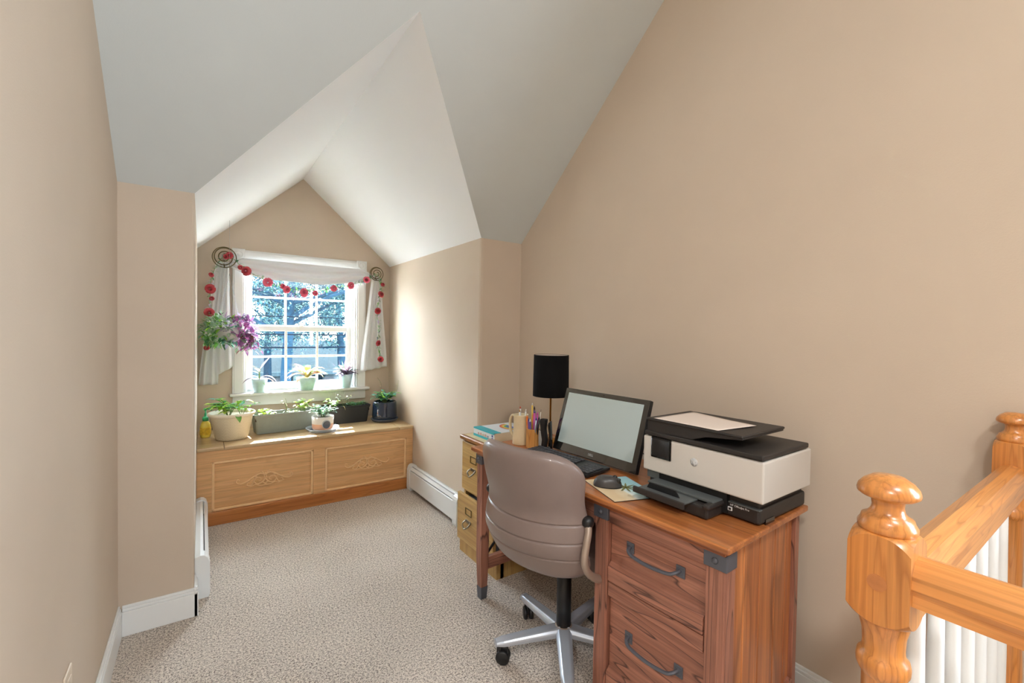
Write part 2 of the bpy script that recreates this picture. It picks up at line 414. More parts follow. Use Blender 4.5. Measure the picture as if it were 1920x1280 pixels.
wbox('ceiling_flat', (-2.82, -3.42, ZF), (XR + T, YF + 0.02, ZF + 0.1), CEIL)
roof([[(XCL, YK, ZK), (XA, YA, ZA), (XA, YW + 0.01, ZA), (XCL, YW + 0.01, ZK)]], 'ceiling_dormer_left', CEIL_LIT, 0.05)
roof([[(XCR, YK, ZK), (XA, YA, ZA), (XA, YW + 0.01, ZA), (XCR, YW + 0.01, ZK)]], 'ceiling_dormer_right', CEIL_LIT, 0.05)
# unseen outside roof overhang above the window, shaped to keep sun off the floor
ov = MB(); OY = 4.80
ov.prism([(XCL - 0.4, ZK - 0.16), (XA, ZA + 0.19), (XCR + 0.4, ZK - 0.16), (XCR + 0.4, ZK - 0.02), (XA, ZA + 0.33), (XCL - 0.4, ZK - 0.02)], 1, YW + 0.15, OY)
ov.prism([(XCL - 0.2, 2.115), (XCR + 0.2, 2.115), (XA, ZA + 0.25)], 1, OY - 0.06, OY)
struct(ov.build('trim_eave_sunblock', TRIM))
rf = MB(); rf.prism([(YW + 0.15, 0.62), (7.2, 0.62 - (7.2 - YW - 0.15) * SL), (7.2, 0.50 - (7.2 - YW - 0.15) * SL), (YW + 0.15, 0.50)], 0, -5.0, 7.0)  # unseen pale slope added to bounce sunlight up to the dormer ceiling
struct(rf.build('roof_bounce', plain('pale_roof_shingle', srgb(205, 205, 200), 0.8, var=0.1, vs=20)))

# baseboards
def bb(mb, p0, p1, nx, ny, hgt=0.13, th=0.014):
    """board from p0 to p1, protruding along (nx, ny)"""
    x0, y0 = p0; x1, y1 = p1
    mb.box((min(x0, x1, x0 + nx * th), min(y0, y1, y0 + ny * th), 0), (max(x0, x1, x0 + nx * th), max(y0, y1, y0 + ny * th), hgt - 0.025), 0.002)
    mb.box((min(x0, x1, x0 + nx * th * .8), min(y0, y1, y0 + ny * th * .8), hgt - 0.025), (max(x0, x1, x0 + nx * th * .8), max(y0, y1, y0 + ny * th * .8), hgt - 0.012), 0.003)
    mb.box((min(x0, x1, x0 + nx * th * .5), min(y0, y1, y0 + ny * th * .5), hgt - 0.012), (max(x0, x1, x0 + nx * th * .5), max(y0, y1, y0 + ny * th * .5), hgt), 0.002)
m_ = MB(); bb(m_, (XL, 0.55), (XL, YK), 1, 0); struct(m_.build('baseboard_left', TRIM))
m_ = MB(); bb(m_, (XL + 0.014, YK), (XCL + 0.016, YK), 0, -1); bb(m_, (XCL, YK - 0.014), (XCL, YK + 0.135), 1, 0); struct(m_.build('baseboard_knee_left', TRIM))
m_ = MB(); bb(m_, (XR, SY), (XR, YK), -1, 0); struct(m_.build('baseboard_right', TRIM))
m_ = MB(); bb(m_, (XCR, YK), (XR - 0.014, YK), 0, -1); struct(m_.build('baseboard_knee_right', TRIM))

# ------------------------------------------------------------------ window 1
W1 = sroot('window_1')
cs = MB(); CW = 0.082
for x0 in (0.203, 1.165):
    cs.box((x0, YW - 0.02, 0.80), (x0 + CW, YW, 1.87), 0.004); cs.box((x0 + 0.012, YW - 0.026, 0.80), (x0 + CW - 0.012, YW - 0.018, 1.87), 0.003)
cs.box((0.285, YW - 0.02, 1.862), (1.165, YW, 1.944), 0.004); cs.box((0.285, YW - 0.026, 1.874), (1.165, YW - 0.018, 1.932), 0.003)
cs.build('casing', TRIM, W1)
for x0 in (0.199, 1.161):
    rb = MB(); rb.box((x0, YW - 0.03, 1.858), (x0 + 0.09, YW, 1.95), 0.003)
    Mx = Matrix.Translation((x0 + 0.045, YW - 0.03, 1.904)) @ Matrix.Rotation(R(90), 4, 'X')
    rb.lathe([(0.034, 0), (0.034, 0.006), (0.027, 0.006), (0.024, 0.001), (0.014, 0.001), (0.011, 0.007), (0.0, 0.009)], 24, M=Mx)
    rb.build('rosette', TRIM, W1)
MB().box((0.185, YW - 0.058, 0.778), (1.278, YW + 0.09, 0.80), 0.006).build('stool', TRIM, W1)
MB().box((0.205, YW - 0.018, 0.695), (1.25, YW, 0.775), 0.004).build('apron', TRIM, W1)
jb = MB()
jb.box((WX0 - 0.01, YW, 0.78), (WX0 + 0.012, YW + 0.16, WZ1)); jb.box((WX1 - 0.012, YW, 0.78), (WX1 + 0.01, YW + 0.16, WZ1))
jb.box((WX0, YW, WZ1 - 0.012), (WX1, YW + 0.16, WZ1 + 0.01)); jb.box((WX0, YW + 0.089, 0.78), (WX1, YW + 0.2, 0.815))
jb.box((WX0 + 0.012, YW + 0.045, 0.8), (WX0 + 0.026, YW + 0.07, WZ1)); jb.box((WX1 - 0.026, YW + 0.045, 0.8), (WX1 - 0.012, YW + 0.07, WZ1))
jb.build('jamb', TRIM, W1)
def sash(y, z0, z1, hz, nm):
    x0, x1 = WX0 + 0.012, WX1 - 0.012; st = 0.052; rt = 0.045
    s_ = MB()
    s_.box((x0, y, z0), (x0 + st, y + 0.032, z1), 0.004); s_.box((x1 - st, y, z0), (x1, y + 0.032, z1), 0.004)
    s_.box((x0 + st - 0.004, y + 0.001, z0), (x1 - st + 0.004, y + 0.031, z0 + rt * 1.15), 0.004); s_.box((x0 + st - 0.004, y + 0.001, z1 - rt), (x1 - st + 0.004, y + 0.031, z1), 0.004)
    o = s_.build('sash', TRIM, W1)
    m = MB(); gx0, gx1 = x0 + st, x1 - st
    for k in (1, 2):
        x = gx0 + (gx1 - gx0) * k / 3; m.box((x - 0.008, y + 0.004, z0 + rt), (x + 0.008, y + 0.028, z1 - rt), 0.003)
    zc = hz; m.box((gx0, y + 0.005, zc - 0.008), (gx1, y + 0.027, zc + 0.008), 0.003)
    m.build('muntins', TRIM, o)
    MB().box((gx0 - 0.005, y + 0.014, z0 + rt - 0.005), (gx1 + 0.005, y + 0.018, z1 - rt + 0.005)).build('pane', GLASS, o)
sash(YW + 0.072, 0.815, 1.345, 1.085, 'lower')
sash(YW + 0.107, 1.300, 1.852, 1.585, 'upper')
lk = MB(); lk.box((0.70, YW + 0.07, 1.345), (0.75, YW + 0.095, 1.352), 0.002); lk.tube([(0.72, YW + 0.08, 1.352), (0.72, YW + 0.08, 1.362), (0.745, YW + 0.065, 1.364)], 0.005, 8)
lk.build('latch', METW, W1)

# ------------------------------------------------------------------ window bench
BY = 3.57; ZB = 0.523
bench = thing('window_bench', 'built-in oak window bench with two framed panels under the dormer window', 'bench', (0.726, BY, 0))
def bx(x): return x - 0.726
BX0, BX1 = XCL + 0.001 - 0.726, XCR - 0.001 - 0.726
MB().box((BX0, 0.022, 0), (BX1, YW - BY - 0.001, 0.50)).build('carcass', BENCH, bench)
fr = MB()
fr.box((BX0, 0.002, 0.424), (BX1, 0.0235, 0.50), 0.002)
fr.box((BX0, 0.002, 0.0), (bx(0.060), 0.0235, 0.425), 0.002); fr.box((bx(0.692), 0.002, 0), (bx(0.775), 0.0235, 0.425), 0.002); fr.box((bx(1.418), 0.002, 0), (BX1, 0.0235, 0.425), 0.002)
fr.build('face_frame', BENCH, bench)
MB().box((BX0, -0.014, 0.0), (bx(1.44), 0.0215, 0.088), 0.003).build('plinth', BBASE, bench)
tp = MB()
for a, b_ in ((XCL, 0.13), (0.13, 0.72), (0.722, 1.35), (1.352, XCR)):
    tp.box((bx(a) + (0.001), -0.012, 0.50), (bx(b_) - 0.0008, YW - BY - 0.001, ZB), 0.004)
tp.build('bench_top', BTOP, bench)
for a, b_ in ((0.060, 0.692), (0.775, 1.418)):
    xa, xb = bx(a), bx(b_)
    MB().box((xa - 0.012, 0.0165, 0.078), (xb + 0.012, 0.0215, 0.435)).build('panel', BENCH, bench)
    mo = MB(); q = 0.016
    mo.box((xa, 0.004, 0.088), (xa + q, 0.018, 0.424), 0.004); mo.box((xb - q, 0.004, 0.088), (xb, 0.018, 0.424), 0.004)
    mo.box((xa, 0.004, 0.088), (xb, 0.018, 0.088 + q), 0.004); mo.box((xa, 0.004, 0.424 - q), (xb, 0.018, 0.424), 0.004)
    mo.build('panel_moulding', BTRIM, bench)
    ap = MB(); cx, cz, Yp = (xa + xb) / 2, 0.248, 0.0145
    def cv(pts, r0, r1):
        P = bez([(p[0], 0, p[1]) for p in pts], 8); n = len(P)
        for sgn in (-1, 1):
            ap.tube([(cx + sgn * p.x, Yp, cz + p.z) for p in P], [r0 + (r1 - r0) * i / (n - 1) for i in range(n)], 6, flat=0.8)
    cv([(0.0, 0.04), (0.03, 0.052), (0.07, 0.035), (0.11, 0.008), (0.15, -0.004), (0.175, 0.012), (0.168, 0.03), (0.156, 0.022)], 0.008, 0.003)
    cv([(0.0, 0.012), (0.02, -0.012), (0.05, -0.02), (0.07, 0.002), (0.055, 0.024), (0.03, 0.02), (0.028, 0.002), (0.042, -0.002)], 0.007, 0.003)
    cv([(0.07, 0.005), (0.085, -0.022), (0.108, -0.022), (0.112, -0.006), (0.1, 0.0)], 0.006, 0.003)
    cv([(0.004, 0.018), (0.01, 0.05), (0.024, 0.066), (0.03, 0.055)], 0.006, 0.003)
    cv([(0.015, -0.012), (0.0, -0.03), (0.03, -0.034), (0.06, -0.024), (0.09, -0.03), (0.12, -0.016)], 0.006, 0.0025)
    for sx in (-0.06, 0.06, 0):
        ap.lathe([(0.001, -0.004), (0.009, -0.002), (0.011, 0.002), (0.005, 0.006), (0, 0.007)], 10, M=Matrix.Translation((cx + sx, Yp, cz + (0.045 if sx == 0 else 0.035))) @ Matrix.Rotation(R(90), 4, 'X'))
    ap.build('carved_scroll', BAPPL, bench)

# ------------------------------------------------------------------ baseboard heaters
def heater(loc, L, sgn, label):
    """runs along +y from loc, protrudes along sgn*x from the wall"""
    t = thing('baseboard_heater', label, 'heater', loc, 0, None)
    def pr(poly, a, b, mb): mb.prism([(sgn * p[0], p[1]) for p in poly], 1, a, b)
    cover = [(0, 0.05), (0, 0.198), (0.022, 0.206), (0.034, 0.204), (0.036, 0.198), (0.006, 0.19), (0.006, 0.05)]
    mb = MB(); pr(cover, 0.03, L - 0.03, mb); mb.build('back_cover', METW, t)
    mb = MB(); pr([(0.054, 0.028), (0.058, 0.034), (0.058, 0.160), (0.053, 0.166), (0.050, 0.160), (0.050, 0.034)], 0.05, L - 0.05, mb); mb.build('front_panel', METW, t)
    mb = MB(); pr([(0.040, 0.197), (0.043, 0.199), (0.055, 0.174), (0.052, 0.172)], 0.055, L - 0.055, mb); mb.build('damper', METW, t)
    mb = MB(); mb.box((sgn * 0.008, 0.06, 0.06), (sgn * 0.048, L - 0.06, 0.12)); mb.build('fins', plain('heater_fins', (0.08, 0.08, 0.08), 0.6, 0.3), t)
    for a, b in ((0, 0.062), (L - 0.062, L)):
        mb = MB(); pr([(0, 0.0), (0, 0.204), (0.022, 0.212), (0.038, 0.209), (0.052, 0.196), (0.061, 0.168), (0.062, 0.02), (0.056, 0.0)], a, b, mb); mb.build('end_cap', METW, t)
    return t
heater((XCR - 0.001, 2.66, 0), 0.885, -1, 'long white baseboard heater along the right dormer wall beside the file cabinet')
heater((XCL + 0.001, 2.625, 0), 0.92, 1, 'white baseboard heater behind the left wall corner, seen end on')

# ------------------------------------------------------------------ outlet on left wall
ol = thing('wall_outlet', 'beige outlet cover low on the left wall above the baseboard', 'outlet', (XL, 1.60, 0.36))
MB().box((0.0, -0.037, -0.06), (0.006, 0.037, 0.06), 0.003).build('cover_plate', plain('ivory_plastic', srgb(226, 208, 186), 0.4), ol)
for z in (-0.026, 0.026): MB().box((0.0055, -0.016, z - 0.014), (0.0085, 0.016, z + 0.014), 0.003).build('socket', plain('ivory_plastic2', srgb(216, 198, 176), 0.4), ol)

# ------------------------------------------------------------------ filing cabinet
fc = thing('filing_cabinet', 'two-drawer light oak filing cabinet in the corner beside the desk', 'cabinet', (1.30, 1.975, 0))
cD, cW = 0.485, 0.41
body = MB(); body.box((0.02, 0, 0.0), (cD, 0.018, 0.672)); body.box((0.02, cW - 0.018, 0.0), (cD, cW, 0.672)); body.box((0.02, 0, 0.66), (cD, cW, 0.674)); body.box((cD - 0.015, 0, 0), (cD, cW, 0.672)); body.box((-0.006, 0.0, 0.0), (0.04, cW, 0.082)); body.box((0.02, 0.01, 0.36), (0.45, cW - 0.01, 0.372))
body.build('body', CAB_Z, fc)
tm = MB(); tm.box((-0.012, -0.012, 0.674), (cD, cW + 0.012, 0.70), 0.008, seg=3); tm.build('cabinet_top', CABT, fc)
ti = MB(); ti.box((0.01, 0.006, 0.6975), (cD - 0.01, cW - 0.006, 0.7012)); ti.build('top_inlay', plain('worn_cream_top', srgb(214, 196, 150), 0.4, var=0.1, vs=12), fc)
for (z0, z1, dx) in ((0.378, 0.664, 0.0), (0.085, 0.362, -0.028)):
    d = MB().box((dx, 0.004, z0), (dx + 0.02, cW - 0.004, z1), 0.003).build('drawer', CAB_Y, fc)
    bx_ = MB().box((dx + 0.02, 0.03, z0 + 0.02), (0.3, cW - 0.03, z1 - 0.03)).build('drawer_box', plain('grey_drawer_steel', srgb(120, 126, 136), 0.5, 0.4), d)
    zc = z0 + (z1 - z0) * 0.42; yc = 0.27
    h = MB(); h.box((dx - 0.003, yc - 0.03, zc + 0.01), (dx, yc + 0.03, zc + 0.028), 0.001)
    h.tube(bez([(dx - 0.002, yc - 0.028, zc + 0.02), (dx - 0.022, yc - 0.03, zc + 0.004), (dx - 0.028, yc, zc - 0.014), (dx - 0.022, yc + 0.03, zc + 0.004), (dx - 0.002, yc + 0.028, zc + 0.02)], 6), 0.0045, 8)
    h.build('handle', plain('pewter_handle', srgb(150, 142, 124), 0.3, 0.9), d)
    l = MB(); zc += 0.075
    l.box((dx - 0.003, yc - 0.035, zc - 0.02), (dx, yc + 0.035, zc - 0.016)); l.box((dx - 0.003, yc - 0.035, zc + 0.016), (dx, yc + 0.035, zc + 0.02)); l.box((dx - 0.003, yc - 0.035, zc - 0.02), (dx, yc - 0.031, zc + 0.02)); l.box((dx - 0.003, yc + 0.031, zc - 0.02), (dx, yc + 0.035, zc + 0.02))
    l.build('label_holder', BRZ, d)

# ------------------------------------------------------------------ desk
desk = thing('desk', 'rustic cherry-brown wood desk with drawer pedestal and dark metal corner brackets', 'desk', (1.149, 0.632, 0), R(2.4))
LD, DD, ZD = 1.288, 0.53, 0.755
MB().box((0, 0, ZD - 0.019), (DD, LD, ZD), 0.004).box((0.008, 0.008, ZD - 0.024), (DD - 0.004, LD - 0.008, ZD - 0.018), 0.002).box((0.022, 0.022, ZD - 0.037), (DD - 0.01, LD - 0.022, ZD - 0.023)).build('desktop', DTOP, desk)
# pedestal
x0, x1 = 0.036, 0.515; y0, y1 = 0.022, 0.50; zt = ZD - 0.036
po = []
for (ya, yb) in ((y0, y0 + 0.062), (y1 - 0.058, y1)):
    m_ = MB(); m_.box((x0, ya, 0.0), (x0 + 0.05, yb, zt), 0.003); m_.box((x0 - 0.004, ya + 0.003, 0.06), (x0 + 0.01, ya + (yb - ya) * 0.42, zt - 0.001), 0.003)
    m_.build('pedestal_post', DESK_Z, desk)
ep = MB()
edges = [x0 + 0.05, 0.155, 0.255, 0.36, 0.44, x1 - 0.028]
for a, b_ in zip(edges[:-1], edges[1:]): ep.box((a + 0.0015, y0 + 0.010, 0.03), (b_ - 0.0015, y0 + 0.03, zt - 0.002), 0.0035)
ep.build('end_panel', DEND, desk)
MB().box((x1 - 0.028, y0 - 0.002, 0.0), (x1, y0 + 0.05, zt), 0.002).build('pedestal_post', DESK_Z, desk)
MB().box((x1 - 0.028, y1 - 0.05, 0.0), (x1, y1, zt), 0.002).build('pedestal_post', DESK_Z, desk)
MB().box((x0 + 0.04, y1 - 0.02, 0.03), (x1 - 0.02, y1 - 0.004, zt - 0.002)).build('inner_panel', DESK_X, desk)
MB().box((x0 + 0.02, y0 + 0.03, 0.02), (x1 - 0.02, y1 - 0.02, 0.04)).build('pedestal_bottom', DESK_Y, desk)
mb = MB(); mb.prism([(0.475, 0.178), (0.492, 0.165), (0.24, 0.005), (0.20, 0.005)], 1, y0 - 0.002, y0 + 0.012); mb.build('end_brace', DESK_X, desk)
# drawers
ya, yb = y0 + 0.0655, y1 - 0.0615
def drawer(z0, z1, hz):
    d = MB().box((x0 + 0.017, ya, z0), (x0 + 0.03, yb, z1)).build('drawer', DESK_Y, desk)
    hgt = 0.05
    MB().box((x0 + 0.002, ya, z1 - hgt), (x0 + 0.018, yb, z1), 0.002).build('drawer_rail', DESK_Y, d)
    MB().box((x0 - 0.002, ya, z0), (x0 + 0.018, yb, z0 + hgt), 0.003).prism([(x0 + 0.018, z0 + hgt - 0.004), (x0 - 0.002, z0 + hgt - 0.004), (x0 + 0.018, z0 + hgt + 0.016)], 1, ya, yb).build('drawer_rail', DESK_Y, d)
    MB().box((x0 + 0.03, ya + 0.01, z0 + 0.01), (x1 - 0.05, yb - 0.01, z1 - 0.04)).build('drawer_box', DESK_X, d)
    h = MB(); xa = x0 + 0.017; yc = (ya + yb) / 2; hw = 0.093
    for sgn in (-1, 1):
        h.box((xa - 0.004, yc + sgn * hw - 0.015, hz - 0.018), (xa, yc + sgn * hw + 0.015, hz + 0.018), 0.0015)
        h.box((xa - 0.006, yc + sgn * hw - 0.010, hz - 0.010), (xa - 0.003, yc + sgn * hw + 0.010, hz + 0.010), 0.0015)
    h.tube(bez([(xa - 0.002, yc - hw, hz + 0.004), (xa - 0.022, yc - hw + 0.006, hz), (xa - 0.032, yc - hw * 0.7, hz - 0.008), (xa - 0.036, yc, hz - 0.012), (xa - 0.032, yc + hw * 0.7, hz - 0.008), (xa - 0.022, yc + hw - 0.006, hz), (xa - 0.002, yc + hw, hz + 0.004)], 6), 0.0062, 10, flat=0.75)
    h.build('handle', IRON, d)
drawer(0.462, zt - 0.004, 0.605)
drawer(0.092, 0.458, 0.30)
MB().box((x0 + 0.004, ya, 0.02), (x0 + 0.02, yb, 0.088), 0.003).build('pedestal_rail', DESK_Y, desk)
# corner brackets
def bracket(xc, ya_, yb_, side):
    b = MB(); z0_, z1_ = zt - 0.048, zt - 0.001
    b.box((xc - 0.007, ya_ - 0.003, z0_), (xc + 0.052, yb_ + 0.003, z1_), 0.002)
    Mx = Matrix.Translation((xc - 0.006, (ya_ + yb_) / 2, (z0_ + z1_) / 2)) @ Matrix.Rotation(R(-90), 4, 'Y')
    b.lathe([(0.0095, 0), (0.009, 0.003), (0.005, 0.006), (0, 0.007)], 16, M=Mx)
    b.build('corner_bracket', IRON, desk)
bracket(x0, y0, y0 + 0.062, 1); bracket(x0, y1 - 0.058, y1, 1)
# left legs
def leg(xa, ya_):
    m_ = MB(); t = 0.046; zb = 0.0
    def ring(z, s, off): return [(xa + off[0], ya_ + off[1], z), (xa + s + off[0], ya_ + off[1], z), (xa + s + off[0], ya_ + s + off[1], z), (xa + off[0], ya_ + s + off[1], z)]
    fl_ = -0.006
    vs = ring(0.055, t * 0.8, (0.004, 0.002)) + ring(0.20, t, (0, 0)) + ring(zt, t, (0, 0)); fs = [(3, 2, 1, 0), (8, 9, 10, 11)]
    for k in (0, 4):
        for i in range(4): fs.append((k + i, k + (i + 1) % 4, k + 4 + (i + 1) % 4, k + 4 + i))
    m_.add(vs, fs); o = m_.build('leg', DESK_Z, desk, bevel=0.002)
    c = MB(); vs = ring(0.0, t * 0.72, (0.002, -0.002)) + ring(0.058, t * 0.9, (0.002, 0.0)); c.add(vs, [(3, 2, 1, 0), (4, 5, 6, 7)] + [(i, (i + 1) % 4, 4 + (i + 1) % 4, 4 + i) for i in range(4)]); c.build('foot_cap', IRON, o, bevel=0.002)
LY = 1.236
leg(x0, LY); leg(x1 - 0.048, LY)
bracket(x0, LY, LY + 0.046, 1)
MB().box((x0 + 0.046, LY + 0.01, 0.135), (x1 - 0.048, LY + 0.036, 0.195), 0.002).build('side_stretcher', DESK_X, desk)
MB().box((x0 + 0.046, LY + 0.01, zt - 0.09), (x1 - 0.048, LY + 0.036, zt), 0.002).build('side_rail', DESK_X, desk)
for (za, zb) in ((0.60, 0.20), (0.20, 0.60)):
    m_ = MB(); m_.tube([(x0 + 0.04, LY + 0.023, za), (x1 - 0.04, LY + 0.023, zb)], 0.0085, 8, flat=0.6); m_.build('cross_brace', BLKM, desk)
MB().box((x0 + 0.03, y1, zt - 0.095), (x0 + 0.048, LY, zt), 0.002).build('front_rail', DESK_Y, desk)
bp = MB()
for k in range(7): bp.box((x1 - 0.03, y1, 0.22 + k * 0.07), (x1 - 0.018, LY, 0.287 + k * 0.07), 0.003)
bp.build('back_panel', DESK_Y, desk)

# ------------------------------------------------------------------ office chair
ch = thing('office_chair', 'swivel office chair with grey-brown leather back and silver five-star base', 'chair', (1.235, 1.372, 0), R(12))
# chair faces local +x
base = MB()
base.lathe([(0.040, 0.062), (0.046, 0.075), (0.044, 0.105), (0.034, 0.118), (0.0, 0.118)], 28)
base.build('hub', CHARM, ch)
angs = [148, 76, 220, 4, 294]
for a in angs:
    ca, sa = math.cos(R(a)), math.sin(R(a)); L = 0.29
    m_ = MB(); n = 9; vs = []; fs = []
    for i in range(n):
        t = i / (n - 1); d = 0.025 + t * (L - 0.025); zc = 0.100 - 0.012 * t; wd = 0.033 - 0.009 * t; hh = 0.034 - 0.012 * t
        if i == n - 1: wd *= 0.75; hh *= 0.7
        pr = [(-wd * 0.62, hh * 0.5), (wd * 0.62, hh * 0.5), (wd, hh * 0.1), (wd, -hh * 0.5), (-wd, -hh * 0.5), (-wd, hh * 0.1)]
        for (u, q) in pr: vs.append((ca * d - sa * u, sa * d + ca * u, zc + q))
    for i in range(n - 1):
        for k in range(6): fs.append((i * 6 + k, i * 6 + (k + 1) % 6, (i + 1) * 6 + (k + 1) % 6, (i + 1) * 6 + k))
    fs += [list(range(6)), list(range((n - 1) * 6, n * 6))[::-1]]
    m_.add(vs, fs, False); lo = m_.build('base_leg', SILV, ch, bevel=0.004)
    cst = MB(); cx_, cy_ = ca * (L - 0.022), sa * (L - 0.022); wa = R(a + 65)
    wx, wy = math.cos(wa), math.sin(wa)
    for sg in (-1, 1):
        Mx = Matrix.Translation((cx_ - 0.012 * ca + sg * wx * 0.013, cy_ - 0.012 * sa + sg * wy * 0.013, 0.028)) @ Matrix.Rotation(wa, 4, 'Z') @ Matrix.Rotation(R(90), 4, 'Y')
        cst.lathe([(0.0, -0.008), (0.024, -0.008), (0.028, -0.004), (0.028, 0.004), (0.024, 0.008), (0.0, 0.008)], 20, M=Mx)
    cst.tube([(cx_, cy_, 0.03), (cx_, cy_, 0.085)], 0.009, 10)
    hd = Matrix.Translation((cx_ - 0.008 * ca, cy_ - 0.008 * sa, 0.033)) @ Matrix.Rotation(wa, 4, 'Z')
    cst.box((-0.006, -0.022, -0.005), (0.006, 0.024, 0.035), 0.004, M=hd)
    cst.build('caster', BLKP, ch)
col_ = MB(); col_.lathe([(0.030, 0.115), (0.030, 0.34), (0.022, 0.342), (0.022, 0.42), (0, 0.42)], 24); col_.build('gas_column', BLKP, ch)
se = MB()
def seatf(u, v):
    a = u * 2 * PI; p = 2.6; c_, s_ = math.cos(a), math.sin(a)
    rr = (abs(c_) ** p + abs(s_) ** p) ** (-1 / p)
    prof = [(0.0, 0.0), (0.75, 0.0), (0.95, 0.008), (1.0, 0.03), (0.985, 0.06), (0.90, 0.08), (0.6, 0.086), (0.0, 0.08)]
    i = v * (len(prof) - 1); k = min(int(i), len(prof) - 2); f_ = i - k
    r_ = prof[k][0] * (1 - f_) + prof[k + 1][0] * f_; z = prof[k][1] * (1 - f_) + prof[k + 1][1] * f_
    return (0.07 + 0.225 * rr * c_ * r_, 0.235 * rr * s_ * r_, 0.425 + z)
se.grid(seatf, 48, 15, closed_u=True); se.build('seat', LEATH, ch)
MB().box((-0.10, -0.05, 0.395), (0.18, 0.05, 0.425), 0.008).build('seat_plate', BLKM, ch)
# backrest: (s,t) surface, front and back skins joined at a rounded rim
BH, BWid = 0.485, 0.475
def outline(t):
    """half width along the height, rounded ends"""
    w_ = 0.5 * BWid * (1.0 - 0.05 * math.exp(-((t - 0.60) / 0.14) ** 2))
    e = 1.0
    if t < 0.20: e = (1 - ((0.20 - t) / 0.20) ** 2.6) ** 0.5
    if t > 0.78: e = (1 - ((t - 0.78) / 0.22) ** 2.6) ** 0.5
    return w_ * (0.45 + 0.55 * e) if 0 < t < 1 else w_ * 0.45
def spine(t):
    """x offset of the shell and height"""
    z = 0.448 + BH * t * 0.95
    x = -0.150 - 0.090 * t - 0.030 * math.exp(-((t - 0.27) / 0.17) ** 2) + 0.010 * math.exp(-((t - 0.52) / 0.12) ** 2)
    return x, z
def backf(s_, t, side):
    hw = outline(t); y = hw * s_
    x, z = spine(t)
    curve = 0.080 * (1 - (y / (0.5 * BWid)) ** 2)        # wraps forward at the edges
    x = x - curve + 0.0
    e = max(0.0, 1 - abs(s_) ** 5) ** 0.5 * min(1.0, max(0.0, 1 - abs(2 * t - 1) ** 10)) ** 0.5
    th = 0.032 * e + 0.010
    ribs = 0.0
    if side < 0:
        for q in (0.46, 0.33, 0.20): ribs += 0.007 * math.exp(-((t - q - 0.06 * (abs(s_) ** 2 - 0.5) * 0.3) / 0.0055) ** 2)
    return (x + side * th + (ribs if side < 0 else 0), y, z)
bk = MB(); NU, NV = 41, 201
bk.grid(lambda u, v: backf(2 * u - 1, v, -1), NU, NV)
bk.grid(lambda u, v: backf(1 - 2 * u, v, 1), NU, NV)
# rim
rim = []
per = [(-1 + 2 * i / (NU - 1), 0.0) for i in range(NU)] + [(1, j / (NV - 1)) for j in range(1, NV)] + [(1 - 2 * i / (NU - 1), 1.0) for i in range(1, NU)] + [(-1, 1 - j / (NV - 1)) for j in range(1, NV - 1)]
vs = [backf(a, b_, -1) for a, b_ in per] + [tuple(0.5 * (Vector(backf(a, b_, -1)) + Vector(backf(a, b_, 1))) + Vector((0, 0.004 * a, 0.004 * (2 * b_ - 1)))) for a, b_ in per] + [backf(a, b_, 1) for a, b_ in per]
n = len(per); fs = []
for k in (0, 1):
    for i in range(n): fs.append((k * n + i, (k + 1) * n + i, (k + 1) * n + (i + 1) % n, k * n + (i + 1) % n))
bk.add(vs, fs, True)
backrest = bk.build('backrest', LEATH, ch)
pp = MB()
pts = []
for i in range(121):
    a = i / 120
    # piping follows a line just inside the rim of the outer shell
    th_ = R(-40 + 260 * a); s_ = 0.93 * math.cos(th_); t_ = 0.5 + 0.5 * math.sin(th_) * 0.93
    s2 = max(-0.93, min(0.93, 1.25 * math.cos(th_))); t2 = max(0.46, min(0.955, 0.60 + 0.52 * math.sin(th_)))
    p = Vector(backf(s2, t2, -1)); pts.append(p + Vector((-0.002, 0, 0)))
pp.tube(pts, 0.0032, 6); pp.build('piping', LEATH, backrest)
for sg in (-1, 1):
    ar = MB(); ye = sg * 0.236
    ar.tube(bez([(-0.195, ye, 0.670), (-0.205, sg * 0.246, 0.645), (-0.222, sg * 0.25, 0.605), (-0.232, sg * 0.25, 0.555), (-0.205, sg * 0.248, 0.505), (-0.14, sg * 0.244, 0.458), (-0.05, sg * 0.236, 0.428), (0.04, sg * 0.19, 0.412), (0.08, sg * 0.04, 0.408)], 8), 0.0125, 12, flat=1.2)
    if sg > 0:
        ar.v = [(q[0] + 0.012, q[1] * 0.90, q[2]) for q in ar.v]
    ar.build('back_bracket', CHARM, ch)
    kn = MB(); Mx = Matrix.Translation((-0.195, sg * 0.226, 0.673)) @ Matrix.Rotation(R(90) * -sg, 4, 'X')
    kn.lathe([(0.020, 0), (0.022, 0.012), (0.019, 0.024), (0.010, 0.030), (0, 0.031)], 20, M=Mx); kn.build('pivot_knob', BLKP, ch)

# ------------------------------------------------------------------ monitor (all-in-one)
mo = thing('computer_monitor', 'black tilted all-in-one computer screen on the desk beside the printer', 'computer', (1.412, 1.415, ZD), R(1.5))
tl = R(17); Rt = Matrix.Rotation(tl, 4, 'Y')
def MT(x=0, y=0, z=0): return Matrix.Translation((0, 0, 0.008)) @ Rt @ Matrix.Translation((x, y, z))
MB().box((0, -0.247, 0), (0.022, 0.247, 0.302), 0.004, M=MT()).build('housing', BLKP, mo)
MB().box((-0.0025, -0.246, 0.001), (0.0005, 0.246, 0.301), 0.001, M=MT()).build('bezel', plain('bezel_glass', srgb(14, 17, 18), 0.06, coat=1.0, spec=1.0), mo)
MB().box((-0.0031, -0.222, 0.040), (-0.0024, 0.222, 0.280), M=MT()).build('screen', plain('blank_screen', srgb(186, 202, 202), 0.10, coat=1.0, spec=1.0), mo)
